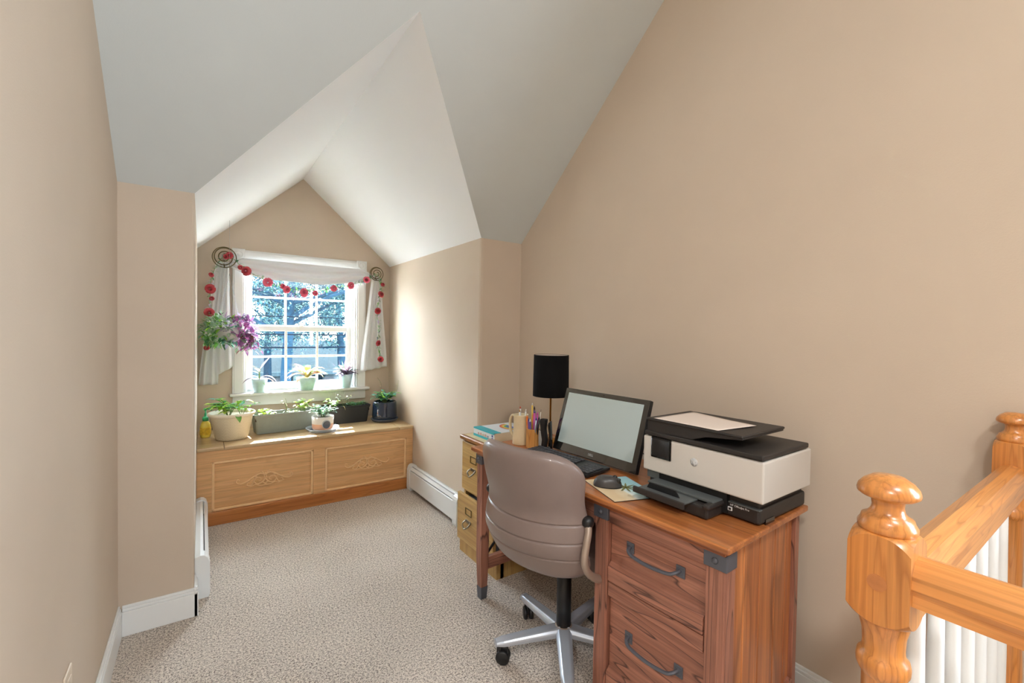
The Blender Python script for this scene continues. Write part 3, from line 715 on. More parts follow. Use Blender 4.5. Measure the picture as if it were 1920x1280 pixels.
text('DELL', 0.014, plain('logo_silver', srgb(200, 205, 208), 0.3, 0.5), mo, MT(-0.0032, 0.0, 0.021).to_translation(), (MT() @ Matrix.Rotation(R(-90), 4, 'Z') @ Matrix.Rotation(R(90), 4, 'X')).to_euler(), 'logo')
MB().lathe([(0.0025, 0), (0.002, 0.001), (0, 0.001)], 12, M=MT(-0.0026, 0, 0.291) @ Matrix.Rotation(R(-90), 4, 'Y')).build('webcam', BLKG, mo)
st = MB(); st.tube([(0.070, -0.15, 0.13), (0.150, -0.15, 0.006), (0.150, 0.15, 0.006), (0.070, 0.15, 0.13)], 0.006, 8); st.build('stand', BLKM, mo)
tag(MB().tube(bez([(1.50, 1.20, 0.83), (1.53, 1.13, 0.80), (1.52, 1.10, 0.762), (1.58, 1.06, 0.7585), (1.66, 1.10, 0.7585)], 8), 0.0025, 6).build('power_cable', BLKP), 'thin black cable curling down between screen and printer', 'cable')

# ------------------------------------------------------------------ keyboard, mouse, pad
kb = thing('keyboard', 'black computer keyboard lying in front of the screen', 'keyboard', (1.292, 1.470, ZD), R(3.5))
def slab(): return Matrix.Rotation(R(-3), 4, 'Y')
MB().box((-0.07, -0.215, 0.002), (0.07, 0.215, 0.016), 0.004, M=Matrix.Translation((0, 0, 0.003)) @ slab()).build('keyboard_base', BLKP, kb)
km = MB(); KM = plain('black_keys', srgb(62, 62, 66), 0.5)
for r_ in range(6):
    xk = 0.052 - r_ * 0.0195 - (0.004 if r_ > 0 else 0); y_ = 0.205
    segs = [1.0] * 15
    if r_ == 5: segs = [1.25, 1.25, 1.25, 5.5, 1.25, 1.25, 1.25, 1.25]
    if r_ in (1, 2, 3, 4): segs = [[1] * 13 + [2], [1.5] + [1] * 12 + [1.5], [1.75] + [1] * 11 + [2.25], [2.25] + [1] * 10 + [2.75]][r_ - 1]
    u_ = 0.292 / 15
    for sgm in segs:
        wk = sgm * u_; km.box((xk - 0.008, y_ - wk + 0.001, 0.016), (xk + 0.008, y_ - 0.001, 0.021), 0.0015, M=Matrix.Translation((0, 0, 0.003)) @ slab(), seg=1); y_ -= wk
    if r_ > 0:
        y_ = -0.130
        for k in range(4): km.box((xk - 0.008, y_ - u_ + 0.001, 0.016), (xk + 0.008, y_ - 0.001, 0.021), 0.0015, M=Matrix.Translation((0, 0, 0.003)) @ slab(), seg=1); y_ -= u_
tag(km.build('keys', KM, kb), None, None, kind='stuff')
m, nt, b = nmat('beach_print'); v = coords(nt)
sp = N(nt, 'ShaderNodeSeparateXYZ'); nt.links.new(v, sp.inputs[0])
nz = noise(nt, v, 18, 4); ma = N(nt, 'ShaderNodeMath', operation='MULTIPLY_ADD'); ma.inputs[1].default_value = 0.05; nt.links.new(nz, ma.inputs[0]); nt.links.new(sp.outputs[0], ma.inputs[2])
mr = N(nt, 'ShaderNodeMapRange'); mr.inputs[1].default_value = -0.09; mr.inputs[2].default_value = 0.12; nt.links.new(ma.outputs[0], mr.inputs[0])
rp = ramp(nt, [(0.30, srgb(226, 200, 160)), (0.50, srgb(236, 222, 192)), (0.56, srgb(232, 240, 236)), (0.70, srgb(176, 214, 218)), (1.0, srgb(150, 200, 212))])
nt.links.new(mr.outputs[0], rp.inputs[0]); nt.links.new(rp.outputs[0], b.inputs['Base Color']); b.inputs['Roughness'].default_value = 0.6
mp = thing('mouse_pad', 'beach picture mouse pad at the desk edge beside the printer', 'mouse pad', (1.262, 1.105, ZD), R(-18))
MB().box((-0.09, -0.115, 0.0), (0.09, 0.115, 0.003), 0.001).build('pad', BLKP, mp)
MB().box((-0.0895, -0.1145, 0.0028), (0.0895, 0.1145, 0.0034)).build('printed_top', m, mp)
pm = MB()
for k in range(9):
    a = R(20 + 40 * k); pm.leaf((0.02, 0.0, 0.0044), (math.cos(a), math.sin(a), 0.0), 0.05, 0.008, 0, fold=0)
pm.tube([(0.02, 0, 0.0042), (-0.01, -0.03, 0.0042)], 0.001, 5); pm.build('palm_print', plain('palm_ink', srgb(120, 120, 70), 0.7), mp)
ms = thing('computer_mouse', 'black wireless mouse on the beach picture pad', 'mouse', (1.236, 1.145, ZD + 0.0036), R(-50))
mb = MB()
def mf(u, v):
    a = u * 2 * PI; z = math.sin(v * PI / 2); r_ = math.cos(v * PI / 2) ** 0.6
    return (0.052 * r_ * math.cos(a), 0.032 * r_ * math.sin(a) * (1 - 0.12 * math.cos(a)), 0.003 + 0.036 * z * (1 + 0.0 * math.cos(a)))
mb.grid(mf, 28, 12, closed_u=True); mb.add([(0.052 * math.cos(2 * PI * k / 28), 0.032 * math.sin(2 * PI * k / 28), 0.0) for k in range(28)], [list(range(28))[::-1]]); mb.build('mouse_body', plain('mouse_grey', srgb(70, 68, 68), 0.35), ms)
MB().box((0.012, -0.017, 0.022), (0.043, 0.017, 0.036), 0.006, M=Matrix.Rotation(R(10), 4, 'Y')).build('buttons', BLKG, ms)
MB().lathe([(0, -0.004), (0.009, -0.004), (0.009, 0.004), (0, 0.004)], 16, M=Matrix.Translation((0.026, 0, 0.033)) @ Matrix.Rotation(R(90), 4, 'X')).build('scroll_wheel', BLKP, ms)

# ------------------------------------------------------------------ printer
pr = thing('printer', 'white and charcoal office printer with paper in its top feeder on the desk', 'printer', (1.333, 0.85, ZD), R(0.5))
HW = 0.213
lowb = MB(); lowb.prism([(0.022, -0.194), (0.33, -0.194), (0.33, 0.20), (0.022, 0.20)], 2, 0.004, 0.052, bev=0.008); lowb.box((0.03, -0.186, 0.05), (0.32, 0.195, 0.078), 0.003); lowb.build('printer_base', PBLK, pr)
MB().box((0.055, -0.1965, 0.0), (0.11, -0.1925, 0.016)).build('side_notch', BLKG, pr)
MB().box((0.016, -0.196, 0.047), (0.035, -0.10, 0.052), 0.002).build('base_edge', PGRY, pr)
wb = MB(); wb.box((0.0, -HW, 0.076), (0.318, HW, 0.200), 0.006, seg=3); wb.build('printer_body', PWHT, pr)
MB().box((-0.004, 0.095, 0.128), (0.004, 0.178, 0.202), 0.004).build('touch_screen', BLKG, pr)
ti = MB(); ti.box((-0.0055, 0.1, 0.134), (-0.0035, 0.173, 0.196), 0.002); ti.build('display', plain('display_glass', srgb(34, 34, 34), 0.05, coat=1.0, spec=1.0), pr)
LOGO = plain('logo_grey', srgb(196, 196, 196), 0.4)
lg = MB(); Mx = Matrix.Translation((-0.0004, 0.008, 0.148)) @ Matrix.Rotation(R(-90), 4, 'Y'); lg.lathe([(0.0135, 0), (0.0135, 0.0006), (0.0, 0.0006)], 32, M=Mx); lg.build('logo_disc', LOGO, pr)
text('hp', 0.021, plain('logo_white', srgb(236, 236, 236), 0.4), pr, (-0.0014, 0.008, 0.149), (R(90), 0, R(-90)), 'logo')
text('HP OfficeJet Pro', 0.0088, plain('logo_white', srgb(236, 236, 236), 0.4), pr, (0.0195, -0.105, 0.041), (R(90), 0, R(-90)), 'lettering', align='LEFT')
sq = MB(); sq.box((0.019, -0.112, 0.022), (0.022, -0.098, 0.034), 0.001); sq.build('badge', plain('logo_white', (1, 1, 1)), pr)
MB().box((0.0185, -0.109, 0.0245), (0.02, -0.101, 0.0315)).build('badge_inset', PBLK, pr)
# front recess + trays
MB().box((0.012, -0.098, 0.012), (0.032, 0.188, 0.078)).build('output_slot', plain('slot_black', srgb(12, 12, 12), 0.6), pr)
MB().box((0.010, 0.150, 0.050), (0.03, 0.20, 0.078)).build('slot_flap', PGRY, pr)
tr = MB(); tr.box((-0.068, -0.082, 0.002), (0.03, 0.150, 0.040), 0.007); tr.build('paper_tray', PBLK, pr)
MB().box((-0.075, -0.09, 0.034), (0.03, -0.068, 0.05), 0.006).build('tray_shoulder', PBLK, pr)
ot = MB(); ot.box((-0.04, -0.085, 0.046), (0.02, 0.160, 0.054), 0.002); ot.box((-0.115, -0.03, 0.040), (-0.035, 0.150, 0.046), 0.002); ot.build('output_tray', PGRY, pr)
mb = MB(); mb.box((-0.122, -0.035, 0.030), (-0.112, 0.158, 0.050), 0.002); mb.build('tray_lip', PBLK, pr)
mb = MB(); mb.prism([(0.13, 0.046), (0.12, 0.066), (0.02, 0.066), (0.005, 0.046)], 0, -0.082, -0.078); mb.build('paper_stop', BLKP, pr)
MB().box((-0.06, 0.10, 0.040), (0.02, 0.19, 0.075), 0.003).build('tray_side', plain('tray_dark', srgb(56, 62, 66), 0.5), pr) if False else None
# lid
ld = MB(); ld.box((-0.004, -0.212, 0.204), (0.30, 0.205, 0.220), 0.004); ld.box((0.01, -0.20, 0.198), (0.30, 0.2, 0.206)); ld.build('scanner_lid', PBLK, pr)
ad = MB(); ad.prism([(0.196, 0.218), (0.196, 0.258), (-0.135, 0.262), (-0.150, 0.258), (-0.150, 0.252), (-0.03, 0.238), (0.02, 0.220)], 0, 0.0, 0.262, bev=0.002); ad.build('document_feeder', PBLK, pr)
at = MB(); at.box((-0.006, -0.152, 0.257), (0.268, 0.20, 0.266), 0.004); at.build('feeder_tray', PBLK, pr)
ppm = plain('paper_white', srgb(232, 216, 204), 0.7)
pa = MB()
def paf(u, v):
    A, B_, C_, D_ = (-0.070, 0.118), (0.222, 0.146), (0.134, -0.090), (-0.006, -0.068)
    A, B_, C_, D_ = (-0.002, 0.168), (0.240, 0.166), (0.172, -0.105), (-0.002, -0.072)
    p = [(A[i] * (1 - u) * (1 - v) + B_[i] * (1 - u) * v + C_[i] * u * v + D_[i] * u * (1 - v)) for i in (0, 1)]
    return (p[0], p[1], 0.2680 + 0.007 * max(0, u - 0.6) * v)
pa.grid(paf, 16, 12)
tag(pa.build('paper_sheet', ppm, None, (1.333, 0.85, ZD), (0, 0, R(0.5)), solid=0.0008), 'white printed sheet lying in the top feeder of the printer', 'paper')
# a few rows of print on the sheet (surface of the sheet)

# ------------------------------------------------------------------ table lamp
la = thing('table_lamp', 'slim brass table lamp with black drum shade at the back of the desk', 'lamp', (1.502, 1.80, ZD))
MB().lathe([(0.055, 0), (0.055, 0.008), (0.05, 0.014), (0.012, 0.018), (0.006, 0.03)], 40).build('lamp_base', BRASS, la)
MB().lathe([(0.0052, 0.02), (0.0052, 0.30), (0.012, 0.30), (0.012, 0.34), (0, 0.34)], 16).build('pole', BRASS, la)
sh = MB(); sh.lathe([(0.094, 0.238), (0.091, 0.452), (0.089, 0.452), (0.092, 0.238), (0.094, 0.238)], 56, cap=False); sh.use(plain('shade_black', srgb(8, 7, 8), 0.9, spec=0.2, var=0.3, vs=300)); sh.build('lamp_shade', plain('shade_black', (0, 0, 0)), la)
MB().lathe([(0.0885, 0.30), (0.0885, 0.4505)], 56, cap=False).build('shade_lining', plain('shade_lining', srgb(206, 190, 176), 0.7), la)
sp_ = MB()
for k in range(3):
    a = R(120 * k); sp_.tube([(0, 0, 0.435), (0.088 * math.cos(a), 0.088 * math.sin(a), 0.445)], 0.0015, 6)
sp_.tube([(0, 0, 0.33), (0, 0, 0.44)], 0.004, 8); sp_.build('shade_spider', BRASS, la)
MB().lathe([(0.012, 0.34), (0.014, 0.355), (0.028, 0.385), (0.029, 0.405), (0.02, 0.425), (0, 0.43)], 20).build('bulb', plain('bulb_glass', srgb(240, 236, 226), 0.2), la)

# ------------------------------------------------------------------ desk accessories
MUGM = plain('cream_stoneware', srgb(222, 204, 166), 0.3, coat=0.3, var=0.06, vs=14)
mg = thing('stoneware_mug', 'tall cream stoneware mug holding a few pens at the desk end', 'mug', (1.338, 1.835, ZD), R(98))
mb = MB(); mb.lathe([(0.040, 0.0), (0.043, 0.004), (0.0415, 0.03), (0.037, 0.10), (0.0375, 0.145), (0.039, 0.150), (0.0355, 0.150), (0.034, 0.145), (0.034, 0.012), (0.0, 0.012)], 40); mb.build('mug_body', MUGM, mg)
MB().tube(bez([(0.036, 0, 0.132), (0.060, 0, 0.138), (0.077, 0, 0.118), (0.080, 0, 0.08), (0.070, 0, 0.045), (0.040, 0, 0.026)], 8), 0.0085, 12, flat=0.8).build('mug_handle', MUGM, mg)
em = MB(); EM = plain('stoneware_relief', srgb(150, 116, 74), 0.6)
for (dx, dz, rr) in ((0, 0.085, 0.011), (0, 0.085, 0.006)):
    P = [(0.0, dx + rr * math.cos(k * PI / 10), dz + rr * math.sin(k * PI / 10)) for k in range(21)]
    em.tube([(-math.sqrt(max(0, 0.0388 ** 2 - p[1] ** 2)), p[1], p[2]) for p in P], 0.0009, 5)
for k in range(4):
    em.tube([(-math.sqrt(0.040 ** 2 - y * y), y, 0.045 + k * 0.006) for y in [-0.014 + 0.0028 * i for i in range(11)]], 0.0007, 5)
o = em.build('relief_mark', EM, mg); o.rotation_euler = (0, 0, R(60))
def pen(mb, p0, p1, r, m, tipm=None, tip=0.012):
    mb.use(m); mb.tube([p0, p1], r, 8)
    if tipm:
        mb.use(tipm); d = (Vector(p1) - Vector(p0)).normalized(); mb.tube([p1, Vector(p1) + d * tip], [r, r * 0.4], 8)
RED, ORA, YEL, PUR, PNK, BLU, WHT, GRN, DKG = [plain(n_, srgb(*c_), 0.4) for n_, c_ in dict(red_plastic=(196, 70, 52), orange_plastic=(226, 120, 50), yellow_paint=(224, 184, 70), purple_plastic=(92, 64, 130), magenta_plastic=(190, 80, 150), blue_plastic=(60, 84, 150), white_plastic=(228, 226, 220), green_plastic=(60, 180, 120), dark_green=(30, 60, 52)).items()]
def pens(name_label_specs, base, grp):
    for (kind, lab, dx, dy, z0, tx, ty, z1, r, m, tm) in name_label_specs:
        mb = MB(); pen(mb, (0, 0, 0), (tx - dx, ty - dy, z1 - z0), r, m, tm)
        o = mb.build(kind, None, None, (base[0] + dx, base[1] + dy, base[2] + z0)); tag(o, lab, {'pen': 'pen', 'pencil': 'pencil', 'marker_pen': 'pen', 'paintbrush': 'brush', 'scissors': 'scissors'}[kind], grp)
pens([('marker_pen', 'red capped pen standing in the cream mug', 0.012, 0.018, 0.013, 0.012, 0.024, 0.175, 0.004, WHT, RED),
      ('pen', 'slim white pen with gold clip in the cream mug', -0.010, 0.004, 0.013, -0.006, 0.004, 0.163, 0.004, WHT, BRASS),
      ('paintbrush', 'white brush tip leaning over the cream mug rim', 0.006, -0.012, 0.013, 0.010, -0.026, 0.168, 0.004, WHT, WHT)], (1.338, 1.835, ZD), 'pens in the cream mug')
cupw = thing('pencil_cup', 'octagonal wooden pencil cup crammed with pens beside the mug', 'pencil cup', (1.352, 1.752, ZD), R(20))
mb = MB(); mb.lathe([(0.033, 0), (0.034, 0.002), (0.034, 0.092), (0.029, 0.092), (0.029, 0.006), (0, 0.006)], 8, smooth=False); mb.build('cup_body', wood('cup_wood', srgb(222, 166, 96), srgb(200, 138, 70), srgb(170, 104, 50), 'Z', streak=0.15, rough=0.3), cupw)
PB = (1.352, 1.752, ZD); g_ = 'pens in the wooden pencil cup'
pens([('pencil', 'tall yellow pencil with white eraser, highest in the wooden cup', 0.0, 0.008, 0.008, 0.004, 0.014, 0.205, 0.0036, YEL, WHT),
      ('pen', 'dark brown pen beside the tall yellow pencil', 0.004, 0.002, 0.008, 0.010, 0.004, 0.188, 0.004, plain('brown_plastic', srgb(70, 44, 36), 0.4), BLKP),
      ('marker_pen', 'magenta marker sticking up from the wooden cup', 0.0, -0.006, 0.008, 0.002, -0.008, 0.170, 0.006, PNK, PUR),
      ('marker_pen', 'pink marker leaning right in the wooden cup', 0.008, -0.010, 0.008, 0.014, -0.016, 0.162, 0.005, PNK, PNK),
      ('pen', 'orange round-ended pen leaning left in the wooden cup', -0.012, 0.014, 0.008, -0.016, 0.028, 0.140, 0.007, ORA, ORA),
      ('pen', 'purple pen low at the front of the wooden cup', -0.014, 0.004, 0.008, -0.020, 0.008, 0.132, 0.006, PUR, BLU),
      ('pen', 'violet and white pen at the front of the wooden cup', -0.014, -0.004, 0.008, -0.02, -0.002, 0.128, 0.005, PUR, WHT),
      ('pen', 'silver and navy pen leaning right over the cup rim', -0.004, -0.012, 0.008, -0.012, -0.040, 0.142, 0.005, plain('steel_pen', srgb(150, 156, 170), 0.3, 0.6), BLU),
      ('pen', 'black pen leaning far right over the cup rim', 0.006, -0.014, 0.008, 0.0, -0.046, 0.146, 0.0045, BLKP, BLKG),
      ('pencil', 'orange wooden pencil near the middle of the wooden cup', 0.004, 0.0, 0.008, 0.0, 0.002, 0.160, 0.004, ORA, YEL),
      ('paintbrush', 'thin stick with a dark tip at the right of the wooden cup', 0.012, -0.016, 0.008, 0.020, -0.034, 0.178, 0.0014, WHT, BLKP)], PB, g_)
# standing stapler
stp = thing('stapler', 'black and grey stapler standing upright on the desk before the screen', 'stapler', (1.372, 1.672, ZD), R(18))
mb = MB(); mb.prism([(-0.012, 0.0), (0.010, 0.0), (0.016, 0.05), (0.014, 0.10), (0.020, 0.135), (0.016, 0.15), (-0.016, 0.15), (-0.014, 0.13), (-0.010, 0.10), (-0.020, 0.05)], 0, -0.013, 0.013, M=Matrix.Translation((0, 0.014, 0)), bev=0.005); mb.build('stapler_handle', BLKP, stp)
mb = MB(); mb.prism([(-0.012, 0.0), (0.002, 0.0), (0.004, 0.06), (0.002, 0.095), (-0.010, 0.09), (-0.018, 0.05)], 0, -0.0145, 0.0145, M=Matrix.Translation((0, 0.034, 0)), bev=0.004); mb.build('grip', plain('grey_rubber', srgb(160, 158, 152), 0.7, bmp=0.6, bs=400), stp)
mb = MB(); mb.prism([(-0.010, 0.0), (0.008, 0.0), (0.004, 0.08), (0.012, 0.13), (-0.004, 0.145), (-0.008, 0.08)], 0, -0.010, 0.010, M=Matrix.Translation((0, -0.022, 0)), bev=0.004); mb.build('stapler_arm', BLKG, stp)
MB().box((-0.008, -0.03, 0.001), (-0.003, -0.014, 0.022), 0.001, M=Matrix.Translation((-0.007, 0, 0))).build('staple_plate', plain('staple_steel', srgb(200, 202, 204), 0.25, 0.9), stp)

# box on filing cabinet
bxr = thing('cardboard_box', 'flat teal and white box with a rainbow print on the oak filing cabinet', 'box', (1.348, 2.105, 0.7013), 0)
BXW = plain('box_white', srgb(226, 230, 234), 0.4); TEAL = plain('box_teal', srgb(52, 178, 190), 0.4); BXB = plain('box_beige', srgb(214, 194, 168), 0.5)
MB().box((0, 0, 0), (0.27, 0.225, 0.05), 0.001).build('carton', BXW, bxr)
for nm, lo, hi, mt in (('front_band', (-0.0008, 0.03, 0.0), (0.0, 0.225, 0.014), TEAL), ('front_strip', (-0.0008, 0.0, 0.043), (0.05, 0.225, 0.0508), TEAL), ('side_panel', (0.006, -0.0008, 0.002), (0.264, 0.0, 0.048), BXB)):
    MB().box(lo, hi).build(nm, mt, bxr)
rb = MB(); cx_, cy_ = 0.20, 0.10
for k, c_ in enumerate([(200, 80, 60), (226, 150, 70), (224, 210, 90), (110, 180, 110), (70, 140, 190), (92, 110, 190)]):
    r0 = 0.085 - k * 0.0095; rb.use(plain('rainbow_%d' % k, srgb(*c_), 0.4))
    nn = 20; vs = []; fs = []
    r1 = r0 - 0.0095 if k < 5 else 0.0
    for i in range(nn + 1):
        a = R(90) + PI * i / nn * 1.0 - 0.0; ca, sa = math.cos(a - R(90) + R(90)), math.sin(a)
        vs += [(cx_ - 0.9 * r0 * math.sin(a - R(90)) - 0.0, cy_ + 1.1 * r0 * math.cos(a - R(90)), 0.0512), (cx_ - 0.9 * r1 * math.sin(a - R(90)), cy_ + 1.1 * r1 * math.cos(a - R(90)), 0.0512)]
    for i in range(nn): fs.append((2 * i, 2 * i + 1, 2 * i + 3, 2 * i + 2))
    rb.add(vs, fs)
rb.build('rainbow_print', None, bxr)
for k in range(5):
    y = 0.17 - k * 0.026
    MB().tube([(-0.001, y, 0.016), (-0.001, y, 0.026 + 0.003 * (k % 2)), (-0.001, y - 0.010, 0.026 + 0.003 * (k % 2)), (-0.001, y - 0.010, 0.016)], 0.0012, 5).build('printed_arch', [RED, ORA, YEL, ORA, BLU][k], bxr)
for z_ in (0.012, 0.028): MB().box((-0.0012, 0.008, z_), (-0.0004, 0.022, z_ + 0.011)).build('printed_square', BLU, bxr)

# ------------------------------------------------------------------ stair railing
def sqring(h, z): return [(-h, -h, z), (h, -h, z), (h, h, z), (-h, h, z)]
HB = 0.0345; TZ = 1.132
KNOB = [(0.0215, 1.052), (0.0295, 1.053), (0.0330, 1.058), (0.0335, 1.064), (0.0300, 1.070), (0.0290, 1.074), (0.0230, 1.0775), (0.0190, 1.083), (0.0178, 1.090), (0.0186, 1.097), (0.0215, 1.1005), (0.0300, 1.1025), (0.0345, 1.106), (0.0352, 1.110), (0.0335, 1.116), (0.0280, 1.123), (0.0180, 1.130), (0.0, TZ)]
BULB = [(0.030, 0.10), (0.030, 0.45), (0.0245, 0.60), (0.0235, 0.72), (0.0235, 0.852), (0.0265, 0.856), (0.0300, 0.864), (0.0305, 0.872), (0.0290, 0.880), (0.0245, 0.885), (0.0235, 0.895), (0.0245, 0.912), (0.0290, 0.930), (0.0320, 0.945), (0.0330, 0.955)]
def newel(loc, label, name='newel_post'):
    t = thing(name, label, 'newel post', loc, 0, None)
    bl = MB(); n = 16; z0, z1 = 0.962, 1.028
    # square block whose top and bottom are turned: corners lower than face centres
    rows = []
    def hz(x, y, top):
        r_ = math.hypot(x, y) / HB; k = 0.018 * (1 - (max(0, r_ - 0.9) / 0.52) ** 1.6)
        return (z1 + k + 0.010) if top else (z0 - k - 0.010)
    g = 24; vs = []; fs = []
    for top in (0, 1):
        for j in range(g + 1):
            for i in range(g + 1):
                x = -HB + 2 * HB * i / g; y = -HB + 2 * HB * j / g; vs.append((x, y, hz(x, y, top)))
    G = (g + 1) * (g + 1)
    for j in range(g):
        for i in range(g):
            a = j * (g + 1) + i; fs.append((a, a + g + 1, a + g + 2, a + 1)); b_ = a + G; fs.append((b_, b_ + 1, b_ + g + 2, b_ + g + 1))
    for i in range(g):
        fs.append((i, i + 1, i + 1 + G, i + G)); a = g * (g + 1) + i; fs.append((a + 1, a, a + G, a + 1 + G))
        a = i * (g + 1); fs.append((a + g + 1, a, a + G, a + g + 1 + G)); a = i * (g + 1) + g; fs.append((a, a + g + 1, a + g + 1 + G, a + G))
    bl.add(vs, fs[:2 * g * g], True); bl.add(vs, fs[2 * g * g:], False); bl.build('block', OAK_Z, t)
    MB().lathe(KNOB, 40).build('finial', OAK_Z, t)
    MB().lathe(BULB, 40).build('turned_shaft', OAK_Z, t)
    MB().box((-HB, -HB, 0.0), (HB, HB, 0.30), 0.003).build('foot_block', OAK_Z, t)
    return t
NX, NY = 0.746 + HB, 0.2065
nw = newel((NX, NY, 0), 'nearest oak newel post with round knob where the two handrails meet')
pl = MB(); Mx = Matrix.Translation((-HB + 0.0002, 0.0, 0.992)) @ Matrix.Rotation(R(-90), 4, 'Y'); pl.lathe([(0.011, -0.002), (0.011, 0.0008), (0, 0.0008)], 28, M=Mx, smooth=False); pl.build('plug', plain('dark_oak_plug', srgb(186, 118, 66), 0.4, var=0.12, vs=60), nw)
FX = 1.752
newel((FX, NY, 0), 'second oak newel post standing against the right wall')
RP = [(-0.026, 0.0), (-0.024, 0.012), (-0.030, 0.020), (-0.029, 0.034), (-0.018, 0.046), (0, 0.050), (0.018, 0.046), (0.029, 0.034), (0.030, 0.020), (0.024, 0.012), (0.026, 0.0)]
RPZ = 0.958
mb = MB(); mb.prism([(NY + a, 0.924 + 1.5 * b_) for a, b_ in RP], 0, NX + HB, FX - HB, bev=0.0); o = mb.build('handrail', OAK_X); tag(o, 'oak handrail running from the near newel to the right wall', 'handrail')
mb = MB(); mb.prism([(NX + a, 0.974 + 1.18 * b_) for a, b_ in RP], 1, -3.0, NY - HB, bev=0.0); o = mb.build('handrail', OAK_Y); tag(o, 'closer oak handrail running off past the frame edge', 'handrail')
cb = MB(); cb.box((NX + HB, NY - 0.035, 0.0), (FX - HB, NY + 0.035, 0.03), 0.003); tag(cb.build('shoe_rail', OAK_X), 'oak shoe rail under the white balusters', 'rail')
WB = plain('baluster_white', srgb(236, 238, 238), 0.3)
nb = 7
for k in range(nb):
    x = 0.936 + 0.115 * k
    t = MB(); t.box((x - 0.016, NY - 0.016, 0.03), (x + 0.016, NY + 0.016, 0.20)); t.lathe([(0.0155, 0.20), (0.010, 0.212), (0.0165, 0.225), (0.0165, 0.24), (0.0175, 0.30), (0.0155, 0.55), (0.0115, 0.80), (0.0095, 0.926)], 20, c=(x, NY, 0))
    for i in range(len(t.v)): t.v[i] = (t.v[i][0] - x, t.v[i][1] - NY, t.v[i][2])
    names = ['nearest to the knobbed corner newel', 'second from the corner newel', 'third from the corner newel', 'fourth from the corner newel', 'third from the wall newel', 'second from the wall newel', 'closest to the wall newel']
    tag(t.build('baluster', WB, None, (x, NY, 0)), 'tapered white baluster, ' + names[k], 'baluster', 'white balusters under the handrail')
#PART2
# ------------------------------------------------------------------ potted plants
rnd = random.Random(7)
LG = leafm('leaf_light_green', srgb(150, 200, 70)); MG = leafm('leaf_mid_green', srgb(112, 172, 86)); DG = leafm('leaf_dark_green', srgb(66, 122, 76))
YG = leafm('leaf_yellow_green', srgb(204, 222, 100)); TL = leafm('leaf_teal', srgb(120, 186, 170)); GG = leafm('leaf_grey_green', srgb(176, 200, 172), c2=srgb(112, 142, 108))
PUL = leafm('leaf_purple', srgb(176, 116, 172), c2=srgb(122, 74, 118)); PKL = leafm('leaf_pink', srgb(232, 150, 214), c2=srgb(186, 84, 164)); LAV = leafm('leaf_lavender', srgb(196, 184, 214))
DPU = leafm('leaf_dusky', srgb(128, 104, 116), c2=srgb(84, 66, 78)); CRM = leafm('leaf_cream', srgb(204, 190, 124), c2=srgb(200, 146, 100)); PCH = leafm('leaf_peach', srgb(222, 160, 130)); BRN = leafm('leaf_brown_tip', srgb(150, 104, 84))
DRY = leafm('leaf_straw', srgb(210, 200, 140)); STM = plain('stem_green', srgb(110, 130, 70), 0.6); WIR = plain('stem_brown', srgb(110, 92, 70), 0.6)
AQ = plain('aqua_glaze', srgb(206, 236, 246), 0.2, coat=0.6, var=0.05, vs=40); GRNP = plain('green_glaze', srgb(184, 216, 214), 0.2, coat=0.6, var=0.15, vs=18)
CRP = plain('cream_pot_plastic', srgb(232, 222, 200), 0.5); GPL = plain('grey_green_planter', srgb(138, 148, 142), 0.55, var=0.04); BPL = plain('black_planter', srgb(34, 40, 44), 0.5); NAV = plain('navy_glaze', srgb(16, 34, 60), 0.08, coat=0.6, spec=0.5)
def v3(*a): return Vector(a)
def pot(t, prof, m, soil_r, soil_z, seg=40, name='pot'):
    MB().lathe(prof, seg).build(name, m, t)
    MB().lathe([(soil_r, soil_z - 0.004), (soil_r * 0.5, soil_z + 0.003), (0, soil_z + 0.004)], 24).build('soil', SOIL, t)
def potprof(rb, rt, h, th=0.005, lip=0.0, z0=0.0):
    return [(rb * 0.9, z0), (rb, z0 + 0.003)] + ([(rt - 0.001, h - lip), (rt + lip * 0.35, h - lip * 0.9)] if lip else []) + [(rt + (lip * 0.35), h), (rt - th, h), (rb - th, z0 + 0.012), (0, z0 + 0.012)]
def spray(mb, st, c, n, mats, L, W, reach, rise, droop, nl=5, seed=1, spread=1.0, stem_m=None, rr=0.0012):
    """n arching stems from c, leaves along each"""
    g = random.Random(seed); c = Vector(c)
    for i in range(n):
        a = g.uniform(0, 2 * PI); rc = reach * g.uniform(0.4, 1.0); hz = rise * g.uniform(0.6, 1.15)
        ctrl = [c + v3(math.cos(a), math.sin(a), 0) * rc * 0.08, c + v3(math.cos(a) * rc * 0.5, math.sin(a) * rc * 0.5 * spread, hz * 0.7), c + v3(math.cos(a) * rc, math.sin(a) * rc * spread, hz - droop * rc)]
        P = bez(ctrl, 5)
        if st is not None: st.tube(P, rr, 5)
        for k in range(nl):
            p = P[min(len(P) - 1, int((0.25 + 0.75 * (k + 1) / nl) * (len(P) - 1)))]; aa = g.uniform(0, 2 * PI) if k < nl - 1 else a
            mb.use(g.choice(mats)); s_ = g.uniform(0.7, 1.15)
            mb.leaf(p, (math.cos(aa), math.sin(aa), g.uniform(-0.2, 0.6)), L * s_, W * s_, g.uniform(0.3, 1.2))
def plant(name, label, cat, loc, rz=0, grp=None): return thing(name, label, cat, loc, rz, grp)
ZS = 0.8005; ZBT = ZB + 0.0005

